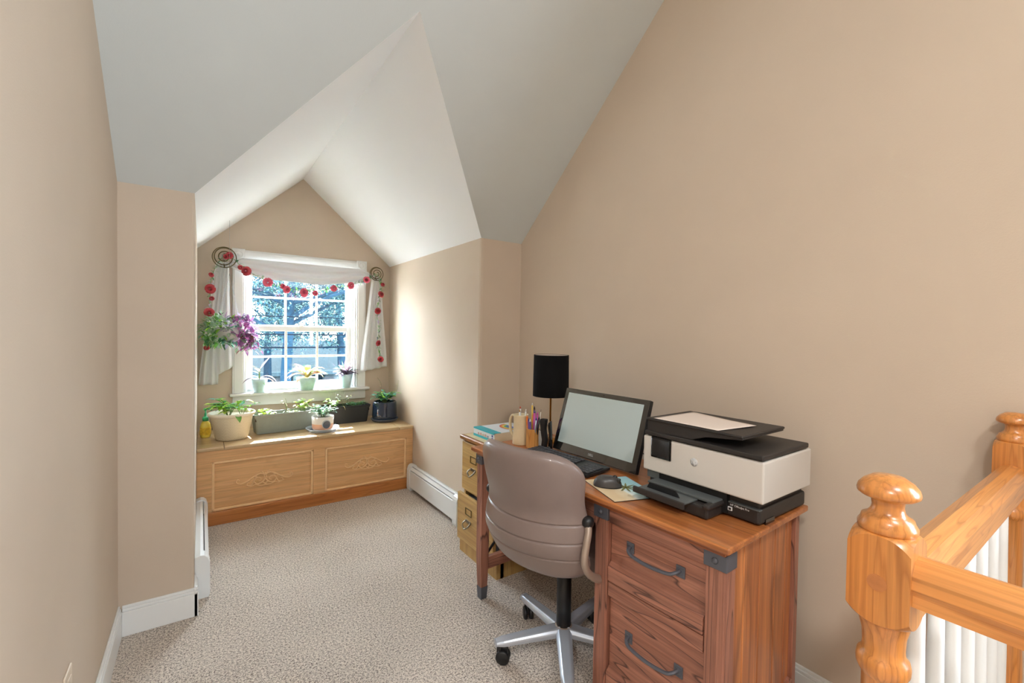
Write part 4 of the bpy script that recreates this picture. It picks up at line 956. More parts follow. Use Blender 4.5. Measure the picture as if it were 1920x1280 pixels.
# on the window stool
t = plant('potted_plant', 'dusky long-leaved plant in a banded aqua pot, left end of the window sill', 'plant', (0.392, 4.165, ZS))
pot(t, [(0.040, 0), (0.043, 0.004), (0.046, 0.028), (0.049, 0.030), (0.050, 0.055), (0.053, 0.057), (0.054, 0.082), (0.057, 0.084), (0.058, 0.112), (0.053, 0.112), (0.042, 0.01), (0, 0.01)], AQ, 0.050, 0.100)
lf = MB(); sm = MB(); z0 = 0.10
for (a, L, W, up, dr, mt, bs) in ((200, 0.14, 0.036, 0.6, 1.7, DPU, 0.0), (175, 0.10, 0.034, 0.5, 1.2, DPU, 0.02), (330, 0.15, 0.036, 0.5, 1.8, DPU, 0.02), (20, 0.13, 0.036, 0.4, 1.6, BRN, 0.0), (20, 0.13, 0.034, 1.3, 0.1, DPU, 0.09), (240, 0.08, 0.03, 0.9, 1.0, CRM, 0.07), (160, 0.08, 0.028, 0.8, 1.0, DPU, 0.05), (300, 0.09, 0.022, -0.1, 1.6, GG, 0.0)):
    ca, sa = math.cos(R(a)), math.sin(R(a)); sm.tube([(0, 0, z0), (ca * 0.006, sa * 0.006, z0 + bs + 0.01)], 0.002, 6); lf.use(mt); lf.leaf((ca * 0.006, sa * 0.006, z0 + bs), (ca, sa, up), L, W, dr, n=7)
lf.build('leaves', None, t); sm.build('stem', STM, t)
t = plant('potted_plant', 'cream and green striped plant in a mottled green pot, middle of the window sill', 'plant', (0.748, 4.165, ZS))
pot(t, [(0.050, 0), (0.062, 0.008), (0.076, 0.04), (0.081, 0.08), (0.081, 0.108), (0.076, 0.108), (0.07, 0.04), (0.05, 0.012), (0, 0.012)], GRNP, 0.074, 0.096)
lf = MB(); g = random.Random(3)
for i in range(22):
    a = g.uniform(0, 360) if i > 4 else (195, 160, 20, 340, 80)[i]; ca, sa = math.cos(R(a)), math.sin(R(a)) * 0.45
    lf.use(g.choice([CRM, CRM, CRM, PCH, LG, PCH, MG, YG])); lf.leaf((ca * 0.012, sa * 0.012, 0.098 + g.uniform(0, 0.04)), (ca, sa, g.uniform(0.3, 1.4)), g.uniform(0.12, 0.18), g.uniform(0.046, 0.062), g.uniform(0.8, 2.0), n=6)
lf.use(PCH); lf.leaf((-0.03, -0.02, 0.11), (-0.9, -0.5, -0.1), 0.10, 0.035, 1.8, n=6); lf.build('leaves', None, t)
t = plant('potted_plant', 'dark purple bushy plant in a tapered pale aqua pot, right end of the window sill', 'plant', (1.072, 4.165, ZS))
pot(t, potprof(0.042, 0.060, 0.122), AQ, 0.054, 0.110)
lf = MB(); g = random.Random(5)
for i in range(46):
    a = g.uniform(0, 360); ca, sa = math.cos(R(a)), math.sin(R(a)) * 0.7
    lf.use(g.choice([DPU, DPU, DPU, LAV, DG])); lf.leaf((ca * 0.01, sa * 0.01, 0.11 + g.uniform(0, 0.03)), (ca, sa, g.uniform(0.1, 1.2)), g.uniform(0.08, 0.125), g.uniform(0.030, 0.042), g.uniform(0.4, 1.2))
for a, m_, up in ((200, DG, 5), (10, DPU, 3.5), (100, DPU, 4)):
    lf.use(m_); lf.leaf((0.01 * math.cos(R(a)), 0.0, 0.12), (math.cos(R(a)), -0.2, up), 0.13, 0.034, 0.3, n=6)
lf.build('leaves', None, t)

# on the bench
t = plant('potted_plant', 'bushy green pepper-like plant in a large cream woven-texture plastic pot', 'plant', (0.185, 3.80, ZBT))
wv = plain('cream_pot_weave', srgb(232, 222, 200), 0.5)
m, nt, b = nmat('cream_woven_pot'); v = coords(nt); ck = N(nt, 'ShaderNodeTexChecker'); ck.inputs['Scale'].default_value = 260; ck.inputs[1].default_value = rgb(srgb(244, 236, 214)); ck.inputs[2].default_value = rgb(srgb(220, 208, 180))
nt.links.new(v, ck.inputs['Vector']); nt.links.new(ck.outputs[0], b.inputs['Base Color']); b.inputs['Roughness'].default_value = 0.5; bump(nt, b, ck.outputs[1], 0.5, 0.002)
MB().lathe([(0.085, 0.0), (0.098, 0.004), (0.102, 0.018), (0.104, 0.020), (0.133, 0.165), (0.136, 0.168)], 56, cap=True).build('pot', m, t)
MB().lathe([(0.134, 0.164), (0.146, 0.172), (0.149, 0.186), (0.146, 0.193), (0.136, 0.190), (0.128, 0.170), (0.098, 0.03)], 56, cap=False).build('pot_rim', CRP, t)
MB().lathe([(0.125, 0.158), (0.06, 0.166), (0, 0.166)], 28).build('soil', SOIL, t)
lf = MB(); sm = MB(); spray(lf, sm, (-0.02, 0, 0.165), 15, [LG, MG, YG, LG, TL], 0.062, 0.032, 0.115, 0.12, 0.15, nl=6, seed=11, rr=0.0018)
spray(lf, sm, (0.06, 0.0, 0.165), 4, [MG, LG, TL], 0.06, 0.03, 0.10, 0.10, 0.1, nl=5, seed=4, rr=0.0018)
lf.use(MG); lf.leaf((0.02, -0.12, 0.19), (0.3, -0.7, -0.3), 0.075, 0.04, 1.6, n=6); lf.build('leaves', None, t); sm.build('stem', STM, t)

def trough(t, L, Wd, H, m):
    tp_, bt = (L / 2, Wd / 2), (L / 2 - 0.028, Wd / 2 - 0.024)
    def rg(hx, hy, z, r_=0.015, n=4):
        out = []
        for (sx, sy, a0) in ((1, 1, 0), (-1, 1, 90), (-1, -1, 180), (1, -1, 270)):
            for k in range(n + 1):
                a = R(a0 + 90 * k / n); out.append((sx * (hx - r_) + r_ * math.cos(a), sy * (hy - r_) + r_ * math.sin(a), z))
        return out
    prof = [(bt, 0.0), ((bt[0] + 0.004, bt[1] + 0.004), 0.004), ((tp_[0] - 0.008, tp_[1] - 0.008), H - 0.022), ((tp_[0] - 0.004, tp_[1] - 0.004), H - 0.02), ((tp_[0], tp_[1]), H - 0.003), ((tp_[0] - 0.001, tp_[1] - 0.001), H), ((tp_[0] - 0.008, tp_[1] - 0.008), H), ((tp_[0] - 0.012, tp_[1] - 0.012), H - 0.02), ((bt[0] - 0.002, bt[1] - 0.002), 0.008)]
    vs = []; k = None
    for (h, z) in prof: r_ = rg(h[0], h[1], z); k = len(r_); vs += r_
    fs = [list(range(k))[::-1]]
    for i in range(len(prof) - 1):
        for j in range(k): fs.append((i * k + j, i * k + (j + 1) % k, (i + 1) * k + (j + 1) % k, (i + 1) * k + j))
    fs.append([(len(prof) - 1) * k + j for j in range(k)])
    MB().add(vs, fs).build('trough', m, t)
    MB().box((-tp_[0] + 0.012, -tp_[1] + 0.012, H - 0.05), (tp_[0] - 0.012, tp_[1] - 0.012, H - 0.03)).build('soil', SOIL, t)
t = plant('window_planter', 'grey-green rectangular trough planter with small lettuce-like seedlings', 'planter', (0.548, 3.905, ZBT), R(6))
trough(t, 0.47, 0.165, 0.150, GPL)
lf = MB(); sm = MB(); spray(lf, sm, (-0.14, 0, 0.115), 9, [YG, LG, YG, MG], 0.035, 0.026, 0.06, 0.055, 0.1, nl=4, seed=21)
spray(lf, sm, (0.05, 0.0, 0.115), 10, [GG, MG, DRY], 0.018, 0.012, 0.07, 0.05, 0.0, nl=5, seed=22)
spray(lf, sm, (0.13, 0.01, 0.115), 12, [YG, LG, YG, LG], 0.034, 0.024, 0.06, 0.10, 0.05, nl=5, seed=23)
spray(lf, sm, (0.02, 0.02, 0.12), 3, [DRY], 0.02, 0.008, 0.03, 0.12, 0, nl=2, seed=29)
lf.build('leaves', None, t); sm.build('stem', STM, t)
t = plant('window_planter', 'black rectangular trough planter with fine creeping green growth', 'planter', (1.022, 3.985, ZBT), R(1.0))
trough(t, 0.40, 0.165, 0.150, BPL)
lf = MB(); sm = MB(); spray(lf, sm, (0.10, 0, 0.118), 60, [MG, TL, MG, DG], 0.014, 0.008, 0.10, 0.05, 0.0, nl=7, seed=31, spread=0.45, rr=0.0007)
spray(lf, sm, (-0.10, 0, 0.118), 9, [LG, MG], 0.04, 0.022, 0.05, 0.08, 0.0, nl=4, seed=32)
spray(lf, sm, (0.0, 0.01, 0.118), 8, [DRY, GG], 0.016, 0.010, 0.08, 0.12, 0.0, nl=3, seed=33, rr=0.0006)
lf.use(DRY); lf.leaf((-0.04, -0.07, 0.148), (0.1, -0.6, 0.3), 0.07, 0.007, 2.2, n=6)
for k in range(10): sm.tube([(-0.12 + 0.01 * k, 0, 0.118), (-0.14 + 0.016 * k, 0.0, 0.25 + 0.01 * (k % 3))], 0.0005, 4)
lf.build('leaves', None, t); sm.build('stem', STM, t)
t = plant('potted_plant', 'small-leaved plant in a white and peach cup printed with a dark circle', 'plant', (0.79, 3.735, ZBT + 0.012))
m, nt, b = nmat('two_tone_cup'); v = coords(nt); sp = N(nt, 'ShaderNodeSeparateXYZ'); nt.links.new(v, sp.inputs[0])
rp = ramp(nt, [(0.0, srgb(226, 176, 146)), (0.5, srgb(236, 232, 224))]); rp.color_ramp.interpolation = 'CONSTANT'
mr = N(nt, 'ShaderNodeMapRange'); mr.inputs[1].default_value = 0; mr.inputs[2].default_value = 0.1; nt.links.new(sp.outputs[2], mr.inputs[0]); nt.links.new(mr.outputs[0], rp.inputs[0]); nt.links.new(rp.outputs[0], b.inputs['Base Color']); b.inputs['Roughness'].default_value = 0.35
pot(t, [(0.062, 0), (0.072, 0.006), (0.078, 0.02), (0.081, 0.105), (0.076, 0.105), (0.072, 0.012), (0, 0.012)], m, 0.074, 0.092)
dk = MB(); aim_ = R(-90 - 12)
def disc(rad, y, z, r0, m_):
    dk.use(m_); vs = [(rad * math.cos(aim_), rad * math.sin(aim_), z)]; n = 28
    for k in range(n):
        a = 2 * PI * k / n; an = aim_ + (r0 * math.cos(a) + y) / rad; vs.append((rad * math.cos(an), rad * math.sin(an), z + r0 * math.sin(a)))
    dk.add(vs, [(0, k + 1, (k + 1) % n + 1) for k in range(n)])
disc(0.0832, 0.028, 0.052, 0.034, plain('circle_grey', srgb(176, 186, 194), 0.4)); 
disc(0.0845, 0.030, 0.048, 0.029, plain('circle_slate', srgb(74, 84, 98), 0.4)); dk.build('printed_circle', None, t)
lf = MB(); sm = MB(); spray(lf, sm, (0, 0, 0.092), 40, [GG, TL, MG, GG, DG], 0.024, 0.018, 0.10, 0.09, 0.1, nl=7, seed=41, rr=0.0008); lf.build('leaves', None, t); sm.build('stem', STM, t)
t = thing('plant_saucer', 'clear plastic saucer under the circle-printed cup', 'saucer', (0.79, 3.735, ZBT))
CLS = fabric('clear_saucer_plastic', (0.62, 0.72, 0.85), 0.6, 0.0)
MB().lathe([(0.085, 0), (0.10, 0.002), (0.122, 0.024), (0.126, 0.028), (0.122, 0.030), (0.098, 0.006), (0.085, 0.004), (0, 0.004)], 48).build('dish', CLS, t)
MB().lathe([(0.096, 0.006), (0.098, 0.011), (0.085, 0.0115), (0.084, 0.006)], 40, cap=False).build('inner_ring', CLS, t)
t = plant('potted_plant', 'glossy dark navy pot of blue-green leaves in the bench corner', 'plant', (1.335, 3.88, ZBT + 0.02))
pot(t, [(0.098, 0), (0.106, 0.006), (0.107, 0.03), (0.101, 0.145), (0.098, 0.155), (0.094, 0.155), (0.10, 0.012), (0, 0.012)], NAV, 0.094, 0.135)
lf = MB(); sm = MB(); spray(lf, sm, (0, 0, 0.135), 34, [TL, DG, MG, TL, LG], 0.045, 0.026, 0.10, 0.10, 0.15, nl=5, seed=51)
for pts in ([(0.03, 0, 0.13), (0.07, 0, 0.19), (0.12, 0.02, 0.24), (0.135, 0.03, 0.33)], [(-0.01, 0, 0.13), (-0.03, 0.02, 0.22), (-0.02, 0.04, 0.30), (-0.05, 0.05, 0.36)]):
    P = bez(pts, 8); sm.tube(P, 0.0008, 5)
    for p in P[8::3]: lf.use(rnd.choice([DRY, MG, GG])); lf.leaf(p, (rnd.uniform(-1, 1), rnd.uniform(-1, 1), 0.2), 0.022, 0.012, 0.5)
lf.build('leaves', None, t); sm.build('stem', STM, t)
t = thing('plant_saucer', 'dark grey saucer under the glossy navy pot', 'saucer', (1.335, 3.88, ZBT))
MB().lathe([(0.085, 0), (0.105, 0.004), (0.115, 0.022), (0.117, 0.026), (0.112, 0.027), (0.10, 0.019), (0, 0.019)], 48).build('dish', plain('slate_plastic', srgb(84, 90, 100), 0.5), t)
# soap bottle
t = thing('soap_bottle', 'yellow soap bottle with green pump beside the cream pot', 'bottle', (0.028, 3.93, ZBT), R(-20))
MB().lathe([(0.026, 0), (0.030, 0.004), (0.034, 0.05), (0.034, 0.08), (0.028, 0.105), (0.017, 0.12), (0.015, 0.128), (0, 0.128)], 32).build('bottle_body', plain('yellow_soap', srgb(250, 224, 96), 0.15, coat=0.5), t)
MB().lathe([(0.0345, 0.022), (0.0352, 0.05), (0.0348, 0.075)], 32, cap=False).build('bottle_label', plain('soap_label', srgb(244, 196, 60), 0.4, var=0.25, vs=60), t)
MB().lathe([(0.019, 0.120), (0.0195, 0.145), (0.016, 0.15), (0.008, 0.152), (0.008, 0.175), (0.0045, 0.177), (0.0045, 0.20), (0, 0.20)], 24).build('cap', GRN, t)
MB().tube(bez([(-0.012, 0, 0.203), (0.0, 0, 0.208), (0.022, 0, 0.206), (0.040, 0, 0.198)], 5), 0.0065, 10, flat=0.8).lathe([(0.009, 0.198), (0.010, 0.208), (0.007, 0.213), (0, 0.213)], 16).build('pump', GRN, t)

# hanging basket
t = plant('hanging_plant', 'hanging basket of striped green and purple-pink trailing plant left of the window', 'plant', (0.170, 3.86, 1.30))
MB().lathe([(0.05, -0.07), (0.075, -0.05), (0.09, 0.02), (0.088, 0.024), (0.07, -0.04), (0, -0.04)], 32).build('basket', plain('white_basket', srgb(226, 222, 218), 0.5), t)
MB().lathe([(0.084, 0.012), (0, 0.02)], 20, cap=False).build('soil', SOIL, t)
ha = MB(); zc_ = ZK + (0.170 - XCL) * (ZA - ZK) / (XA - XCL) - 1.30
for k in range(3):
    a = R(30 + 120 * k); ha.tube([(0.088 * math.cos(a), 0.088 * math.sin(a), 0.02), (0, 0, 0.42)], 0.0007, 5)
ha.tube([(0, 0, 0.42), (0, 0, zc_ + 0.01)], 0.0009, 5); ha.build('hanger', CLEARP, t)
lf = MB(); sm = MB(); g = random.Random(77)
for i in range(620):
    th_ = g.uniform(0, 2 * PI); ph = g.uniform(-0.95, 1.0); rr = 1.0 - 0.3 * g.random() ** 2
    x = 0.19 * rr * math.cos(th_) * math.cos(ph * 1.1); y = 0.12 * rr * math.sin(th_) * math.cos(ph * 1.1); z = 0.125 * rr * math.sin(ph * 1.3)
    mix = x / 0.17 + g.uniform(-0.45, 0.45)
    if mix < -0.15: mt = g.choice([GG, MG, GG, LG, DG, GG])
    elif mix < 0.25: mt = g.choice([GG, LAV, TL, DG, PUL])
    elif mix < 0.6: mt = g.choice([LAV, PUL, GG, PKL])
    else: mt = g.choice([PKL, PKL, PUL, LAV])
    lf.use(mt); q = v3(x, y, z); d = q * 4 + v3(g.uniform(-1, 1), g.uniform(-0.5, 0.3), g.uniform(-0.7, 0.6))
    lf.leaf(q - q.normalized() * 0.02, d, g.uniform(0.038, 0.058), g.uniform(0.020, 0.028), g.uniform(0.3, 1.4))
for i in range(16):
    a = g.uniform(-0.9, 0.5); P = bez([(0.08 * math.cos(a), -0.05, 0.0), (0.13 * math.cos(a) + g.uniform(-0.04, 0.04), -0.06, -0.05), (0.14 * math.cos(a) + g.uniform(-0.08, 0.05), -0.06, -0.10 - g.random() * 0.05)], 6); sm.tube(P, 0.001, 5)
    for p in P[2::2]: lf.use(g.choice([PUL, GG, BRN, PKL] if p.x > 0.05 else [GG, MG, LG])); lf.leaf(p, (g.uniform(-1, 1), -0.3, g.uniform(-0.6, 0.3)), 0.045, 0.02, 1.0)
lf.build('leaves', None, t); sm.build('stem', WIR, t)

# ------------------------------------------------------------------ curtain scarf, holders, rose garland
def holder(x, z, r_, label):
    t = thing('curtain_scroll', label, 'curtain holder', (x, YW, z))
    m_ = MB(); m_.tube([(r_ * math.cos(2 * PI * k / 40), -0.085, r_ * math.sin(2 * PI * k / 40)) for k in range(41)], 0.0035, 8); m_.build('outer_ring', BRZ, t)
    m_ = MB(); m_.tube([((r_ * (0.95 - 0.72 * k / 60)) * math.cos(k * 4.2 * PI / 60 + 1), -0.085 - 0.01 * k / 60, (r_ * (0.95 - 0.72 * k / 60)) * math.sin(k * 4.2 * PI / 60 + 1)) for k in range(61)], 0.0038, 8); m_.build('spiral', BRZ, t)
    m_ = MB(); m_.tube([(0, 0, -r_ * 0.2), (0, -0.03, -r_ * 0.2), (0, -0.08, -r_ * 0.95)], 0.004, 8); m_.build('wall_rod', BRZ, t); return t
holder(0.147, 1.862, 0.078, 'bronze wire spiral curtain holder at the upper left corner of the window')
holder(1.322, 1.838, 0.060, 'bronze wire spiral curtain holder at the upper right corner of the window')
scarf = thing('curtain_scarf', 'sheer white scarf curtain draped over the window top with hanging tails', 'curtain', (0.72, 4.10, 1.85))
def lp(a, b_, t): return a + (b_ - a) * t
def swag(u, v):
    x = lp(0.150, 1.325, u); e = abs(2 * u - 1)
    # top line follows the header, bottom sags
    ztop = 1.872 if 0.1 < u < 0.9 else lp(1.872, 1.815, (e - 0.8) / 0.2)
    zbot = 1.705 + 0.075 * e ** 2.2 + (0.035 * ((e - 0.8) / 0.2) if e > 0.8 else 0) 
    if u < 0.5: zbot -= 0.0 
    z = lp(ztop, zbot, v)
    fold = 0.010 * math.sin(v * 17 + 3.0 * e * e + 0.6 * math.sin(9 * u)) * (0.5 + 0.5 * v)
    y = 4.125 - 0.020 * (1 - e * e) * (0.4 + v) + fold
    return (x - 0.72, y - 4.10, z - 1.85 + 0.004 * math.sin(u * 19) * v)
m_ = MB(); m_.grid(swag, 70, 40); m_.build('swag', SHEER3, scarf, solid=0.001)
def tail(x0a, x1a, x0b, x1b, zt_, zb_l, zb_r, folds, ph, step=None):
    def fn(u, v):
        zb_ = lp(zb_l, zb_r, u)
        if step: zb_ = zb_l if u < step else lp(zb_l + (zb_r - zb_l) * 0.55, zb_r, (u - step) / (1 - step))
        z = lp(zt_, zb_, v); w_ = v ** 0.7
        x = lp(lp(x0a, x1a, u), lp(x0b, x1b, u), w_) + 0.006 * math.sin(v * 5 + u * 3)
        y = 4.118 + (0.007 + 0.009 * v) * math.sin(u * folds * 2 * PI + ph + 0.8 * v) + 0.01 * v
        return (x - 0.72, y - 4.10, z - 1.85)
    return fn
m_ = MB(); m_.grid(tail(0.100, 0.175, -0.010, 0.205, 1.83, 0.885, 1.02, 4.2, 0.3, 0.55), 60, 40); m_.build('tail', SHEER, scarf, solid=0.001)
m_ = MB(); m_.grid(tail(1.290, 1.362, 1.200, 1.430, 1.80, 0.94, 0.985, 3.6, 1.2), 60, 40); m_.build('tail', SHEER, scarf, solid=0.001)
for (xa, za, xb, zb2) in ((0.135, 1.80, 0.16, 1.02), (1.315, 1.76, 1.235, 0.96)):
    m_ = MB()
    for k in range(46):
        t_ = k / 45; m_.lathe([(0, -0.0025), (0.003, 0), (0, 0.0025)], 6, c=(lp(xa, xb, t_) - 0.72 + 0.004 * math.sin(t_ * 8), 4.089 - 4.10 - 0.004, lp(za, zb2, t_) - 1.85))
    m_.build('lace_edging', SHEER2, scarf)

gar = thing('rose_garland', 'artificial red rose garland draped along the scarf curtain', 'garland', (0.72, 4.07, 1.7))
GX, GY, GZ = 0.72, 4.07, 1.7
vine = bez([(0.037, 0, 1.172), (0.05, 0, 1.45), (0.056, 0, 1.611), (0.07, 0, 1.717), (0.12, 0, 1.84), (0.178, 0, 1.874), (0.289, 0, 1.775), (0.437, 0, 1.70), (0.56, 0, 1.66), (0.705, 0, 1.635), (0.82, 0, 1.645), (0.939, 0, 1.68), (1.083, 0, 1.715), (1.218, 0, 1.772), (1.31, 0, 1.83), (1.36, 0, 1.75), (1.351, 0, 1.65), (1.323, 0, 1.497), (1.34, 0, 1.35), (1.33, 0, 1.204), (1.352, 0, 1.056)], 8)
vine = [v3(p.x - GX, 0.0 + 0.006 * math.sin(p.x * 40 + p.z * 30), p.z - GZ) for p in vine]
MB().tube(vine, 0.0018, 6).build('vine', STM, gar)
lf = MB(); g = random.Random(9)
for p in vine[::1]:
    for q in range(3 if abs(p.x) < 0.56 else 2):
        if g.random() < 0.8:
            lf.use(g.choice([GG, MG, DG, GG, LAV]))
            a = g.uniform(0, 2 * PI); lf.leaf(p, (math.cos(a), -0.5, math.sin(a)), g.uniform(0.022, 0.038), g.uniform(0.012, 0.020), 0.6)
lf.build('leaves', None, gar)
RDM = plain('rose_red', srgb(168, 50, 60), 0.6, var=0.25, vs=90); RLIT = plain('rose_red_backlit', srgb(208, 88, 112), 0.6, var=0.25, vs=90)  # second red is pinker: window backlight put into the petal colour
def rose(x, z, r_, mt, seed):
    r_ *= 0.8
    g = random.Random(seed); m_ = MB()
    for ring_, (n, rad, h, tilt) in enumerate([(6, 1.0, 0.10, 0.9), (5, 0.74, 0.28, 0.6), (4, 0.46, 0.40, 0.35), (3, 0.22, 0.46, 0.1)]):
        for k in range(n):
            a0 = 2 * PI * k / n + ring_ * 0.7 + g.uniform(-0.15, 0.15); wd = 2 * PI / n * 0.95
            def pet(u, v, a0=a0, wd=wd, rad=rad, h=h, tilt=tilt):
                a = a0 + (u - 0.5) * wd * 1.6 * (0.45 + 0.55 * math.sin(PI * min(1, v * 0.85 + 0.1)))
                rr = r_ * (0.12 + (rad - 0.12) * v ** 0.8 + 0.12 * tilt * v * v); y = -r_ * (0.1 + h * 1.5 * v - tilt * 0.35 * v ** 3)
                return (rr * math.cos(a), y, rr * math.sin(a))
            m_.grid(pet, 6, 5)
    m_.build('rose', mt, gar, (x - GX, 4.052 - GY, z - GZ), (g.uniform(-0.4, 0.4), g.uniform(-0.3, 0.3), g.uniform(-0.5, 0.5)))
for i, (x, z, r_) in enumerate([(0.178, 1.874, .030), (0.155, 1.862, .024), (0.289, 1.765, .042), (0.250, 1.79, .022), (0.437, 1.689, .042), (0.545, 1.665, .026), (0.575, 1.640, .036), (0.705, 1.624, .045), (0.790, 1.625, .026), (0.939, 1.676, .033), (1.083, 1.71, .036), (1.218, 1.772, .034), (1.365, 1.74, .022), (1.351, 1.65, .036), (1.323, 1.497, .034), (1.33, 1.204, .032), (1.352, 1.056, .032), (0.063, 1.717, .022), (0.056, 1.611, .042), (0.066, 1.54, .020), (0.05, 1.435, .040), (0.037, 1.172, .026)]):
    rose(x, z, r_, RLIT if 4 <= i <= 11 else RDM, i)

# ------------------------------------------------------------------ outside
ZG = -3.0
GRS = plain('lawn_grass', (0.006, 0.018, 0.022), 0.9, spec=0.02, var=0.4, vs=3); ASP = None
struct(MB().box((-60, 4.9, ZG - 0.3), (70, 80, ZG)).build('ground_lawn', GRS))
CON = plain('bounce_concrete', srgb(200, 200, 196), 0.9, var=0.08, vs=2)
struct(MB().box((-60, 15, ZG), (70, 20.5, ZG + 0.02)).build('road_street', plain('bounce_asphalt', srgb(150, 152, 154), 0.9, var=0.1, vs=6)))  # street lightened to bounce daylight up through the window
struct(MB().box((-20, 6.5, ZG), (25, 14.9, ZG + 0.03)).build('road_bounce_slab', CON))  # unseen pale slab added to throw daylight up into the dormer
FOL = [plain('foliage_%d' % i, c, 0.9, spec=0.03) for i, c in enumerate([(0.017, 0.048, 0.054), (0.008, 0.030, 0.044), (0.044, 0.084, 0.074), (0.005, 0.020, 0.033)])]
BARK = plain('bark', (0.005, 0.015, 0.026), 0.9, spec=0.02, var=0.3, vs=6)
def tree(x, y, trunk_r, h, crown, n, leaf_s, label, seed, lean=0.0, mats=None, clear=0.0):
    g = random.Random(seed); t = thing('tree', label, 'tree', (x, y, ZG))
    m_ = MB(); P = bez([(0, 0, 0), (lean * 0.3, 0, h * 0.3), (lean * 0.7, 0, h * 0.6), (lean, 0, h)], 6); m_.tube(P, [trunk_r * (1.15 - 0.75 * i / (len(P) - 1)) for i in range(len(P))], 14)
    for k in range(9):
        z = h * g.uniform(0.42, 0.9); a = g.uniform(0, 2 * PI); L = g.uniform(1.5, 3.6); b0 = v3(lean * z / h, 0, z); e = b0 + v3(math.cos(a) * L, math.sin(a) * L, L * g.uniform(0.1, 0.7))
        m_.tube(bez([b0, b0.lerp(e, 0.5) + v3(0, 0, 0.25), e], 4), [trunk_r * 0.42 * (1 - 0.8 * i / 8) for i in range(9)], 7)
    m_.build('trunk', BARK, t)
    c = MB(); blobs = [(v3(g.uniform(-1, 1) * crown[0], g.uniform(-1, 1) * crown[1], crown[2] + g.uniform(-1, 1) * crown[3]), g.uniform(0.5, 1.1)) for _ in range(52)]
    for i in range(n):
        bc, br = g.choice(blobs); q = bc + v3(g.gauss(0, 1), g.gauss(0, 1), g.gauss(0, 1)) * br * 0.55
        if q.z < clear: continue
        c.use(g.choice(mats or FOL)); c.leaf(q, (g.uniform(-1, 1), g.uniform(-1, 1), g.uniform(-0.6, 0.8)), leaf_s * g.uniform(0.7, 1.3), leaf_s * 0.6, 0.5, n=2)
    c.build('crown', None, t); return t
tree(1.86, 14.0, 0.16, 9.5, (3.6, 2.2, 5.9, 1.9), 24000, 0.085, 'tall street tree with a slim trunk seen through the left window panes', 1, lean=0.35, clear=3.6)
tree(5.6, 22.0, 0.20, 9.0, (3.8, 2.0, 5.8, 2.2), 18000, 0.12, 'leafy tree across the street in front of the house', 2, lean=-0.4, clear=3.4)
tree(-3.2, 23.0, 0.22, 9.0, (3.0, 2.4, 5.6, 2.4), 9000, 0.15, 'leafy tree at the left of the house across the street', 3, clear=3.0)
tree(13.5, 42.0, 0.3, 12.0, (7.5, 2.0, 7.5, 3.0), 14000, 0.26, 'broad tree rising behind the house roof', 4, clear=3.0)
tree(0.0, 42.5, 0.3, 12.0, (5.0, 2.0, 7.8, 3.0), 10000, 0.26, 'tall tree rising behind the left half of the house roof', 5, clear=3.0)
tree(6.5, 50.0, 0.3, 13.0, (9.0, 2.0, 6.0, 4.5), 18000, 0.34, 'dense tree filling the sky at the far right beyond the house', 15)
tree(-10.0, 33.0, 0.3, 12.0, (4.0, 2.0, 6.5, 4.0), 7000, 0.5, 'dense tree left of the house beyond its gable', 16)
tree(17.0, 33.0, 0.3, 12.0, (4.0, 2.0, 6.0, 4.0), 6000, 0.5, 'dense tree at the right end of the house', 17)
tree(2.9, 26.8, 0.2, 8.5, (4.2, 1.0, 6.0, 2.2), 16000, 0.15, 'fine-leaved tree directly before the house roof', 21, clear=3.7)
def shrub(x, y, r_, h, n, label, seed, s=0.12):
    g = random.Random(seed); t = thing('shrub', label, 'shrub', (x, y, ZG)); c = MB()
    for i in range(n):
        a = g.uniform(0, 2 * PI); q = r_ * math.sqrt(g.random()); z = g.random() * h; k = math.sqrt(max(0.05, 1 - (z / h) ** 2)); c.use(g.choice(FOL)); c.leaf((q * k * math.cos(a), q * k * math.sin(a), z), (g.uniform(-1, 1), g.uniform(-1, 1), g.uniform(-.3, 1)), s * 1.3, s * 0.8, 0.4, n=2)
    c.build('foliage', None, t); m_ = MB(); m_.tube([(0, 0, 0), (0, 0, h * 0.6)], 0.05, 8); m_.build('stem', BARK, t)
shrub(7.2, 24.0, 1.5, 2.9, 3500, 'dense rounded shrub at the right of the house front', 7, 0.16)
shrub(4.6, 27.2, 1.3, 1.2, 1500, 'low shrub under the house window', 8, 0.14)
# house across the street
HS = thing('house', 'pale blue-grey house with light roof across the street', 'house', (3.5, 30, ZG))
SID = plain('blue_grey_siding', (0.0035, 0.011, 0.018), 0.9, spec=0.02, var=0.1, vs=1.5); ROOFM = plain('pale_roof_shingles', (0.008, 0.0145, 0.018), 0.9, spec=0.02, var=0.2, vs=9); HTR = plain('house_trim', (0.03, 0.05, 0.06), 0.9, spec=0.02); HWIN = plain('house_window_glass', (0.01, 0.02, 0.03), 0.5)
MB().box((-8, 0, 0), (7, 7, 1.72)).build('wall', SID, HS)
MB().prism([(-0.6, 1.60), (3.5, 3.35), (7.6, 1.60), (7.6, 1.76), (3.5, 3.55), (-0.6, 1.76)], 0, -8.4, 7.4).build('roof', ROOFM, HS)
MB().prism([(0.0, 1.72), (7.0, 1.72), (3.5, 3.3)], 0, -7.9, 6.9).build('gable_fill', SID, HS)
MB().box((-8.4, -0.66, 1.54), (7.4, -0.56, 1.78)).build('fascia', HTR, HS)
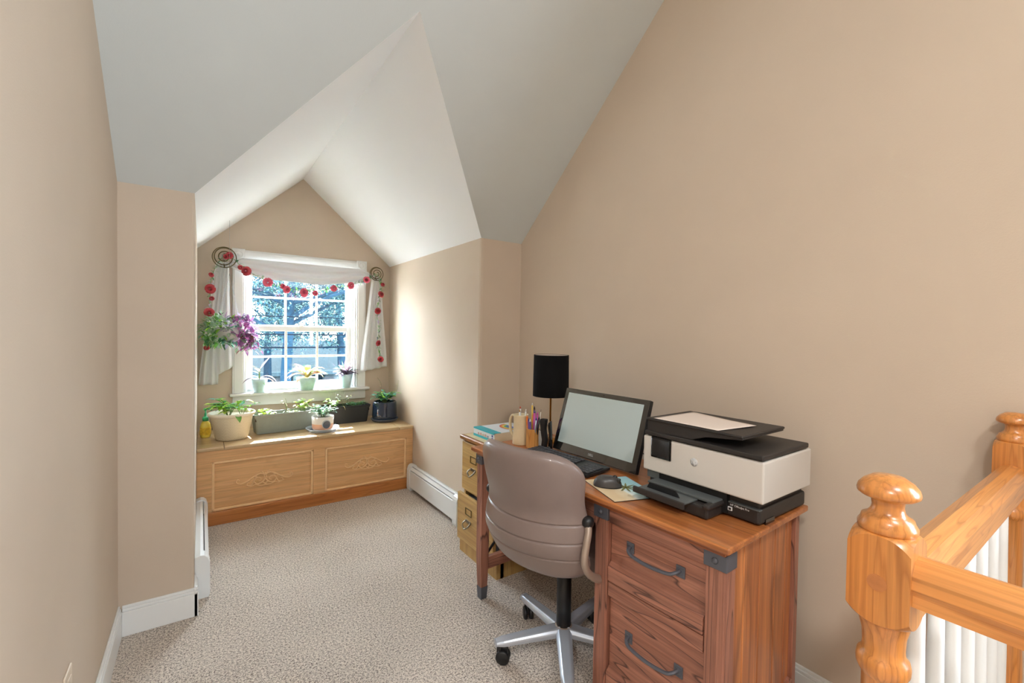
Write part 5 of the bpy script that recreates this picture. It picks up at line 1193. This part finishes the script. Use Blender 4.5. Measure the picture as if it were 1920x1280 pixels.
for (x0_, x1_) in ((-5.6, -4.4), (-0.75, 0.45), (2.9, 4.1)):
    f_ = MB(); f_.box((x0_ - 0.1, -0.06, 0.25), (x1_ + 0.1, 0.02, 0.35)); f_.box((x0_ - 0.1, -0.06, 1.35), (x1_ + 0.1, 0.02, 1.45)); f_.box((x0_ - 0.1, -0.06, 0.25), (x0_, 0.02, 1.45)); f_.box((x1_, -0.06, 0.25), (x1_ + 0.1, 0.02, 1.45)); f_.box((x0_, -0.05, 0.82), (x1_, 0.02, 0.88))
    f_ = f_.build('window', HTR, HS); MB().box((x0_, -0.02, 0.3), (x1_, 0.01, 1.4)).build('pane', HWIN, f_)
MB().box((1.1, -0.04, 0), (2.0, 0.02, 1.5)).build('door', HTR, HS)
CBL = plain('cable_black', (0.002, 0.004, 0.007), 1.0, spec=0.0)
for z, r_, lb in ((1.55, 0.011, 'highest of the three overhead cables outside the window'), (1.22, 0.013, 'middle of the three overhead cables outside the window'), (0.98, 0.017, 'lowest and thickest overhead cable outside the window')):
    P = [(-13.86 + 31.72 * k / 16, 9.0 + 0.02 * k, z + 0.006 * (k - 7.7) ** 2 - 0.002) for k in range(17)]
    tag(MB().tube(P, r_, 6).build('overhead_cable', CBL), lb, 'cable', 'overhead cables')
for i, x in enumerate((-14.0, 18.0)):
    t = thing('utility_pole', ['utility pole at the far left end of the overhead cables', 'utility pole at the far right end of the overhead cables'][i], 'pole', (x, 9.0 + 0.32 * i, ZG))
    MB().tube([(0, 0, 0), (0, 0, 6.6)], [0.16, 0.11], 12).build('pole', BARK, t)

# ------------------------------------------------------------------ unseen fill lamps added behind the camera
def fill_lamp_fix(x, y, p, label, col=(1.0, 0.98, 0.96)):
    t = thing('fill_light', label, 'lamp', (x, y, ZF))
    MB().lathe([(0.20, 0.0), (0.20, -0.03), (0.185, -0.035), (0.185, 0.0)], 36, cap=False).build('fill_lamp_ring', METW, t)
    MB().lathe([(0.18, -0.02), (0.0, -0.02)], 36, cap=False).build('diffuser', plain('fill_lamp_diffuser', (0.9, 0.9, 0.9), 0.5, emit=((1, 0.95, 0.88), 3.0)), t)
    l = light('fill_lamp', 'AREA', (x, y, ZF - 0.06), p, col, size=0.36, aim=(x, y, 0)); l.data.shape = 'DISK'
    return t
fill_lamp_fix(0.35, -1.0, 34, 'added unseen round fill lamp over the stair landing')
fill_lamp_fix(-1.7, -1.0, 65, 'added unseen round fill lamp that brightens the right wall', (1.0, 0.98, 0.96))
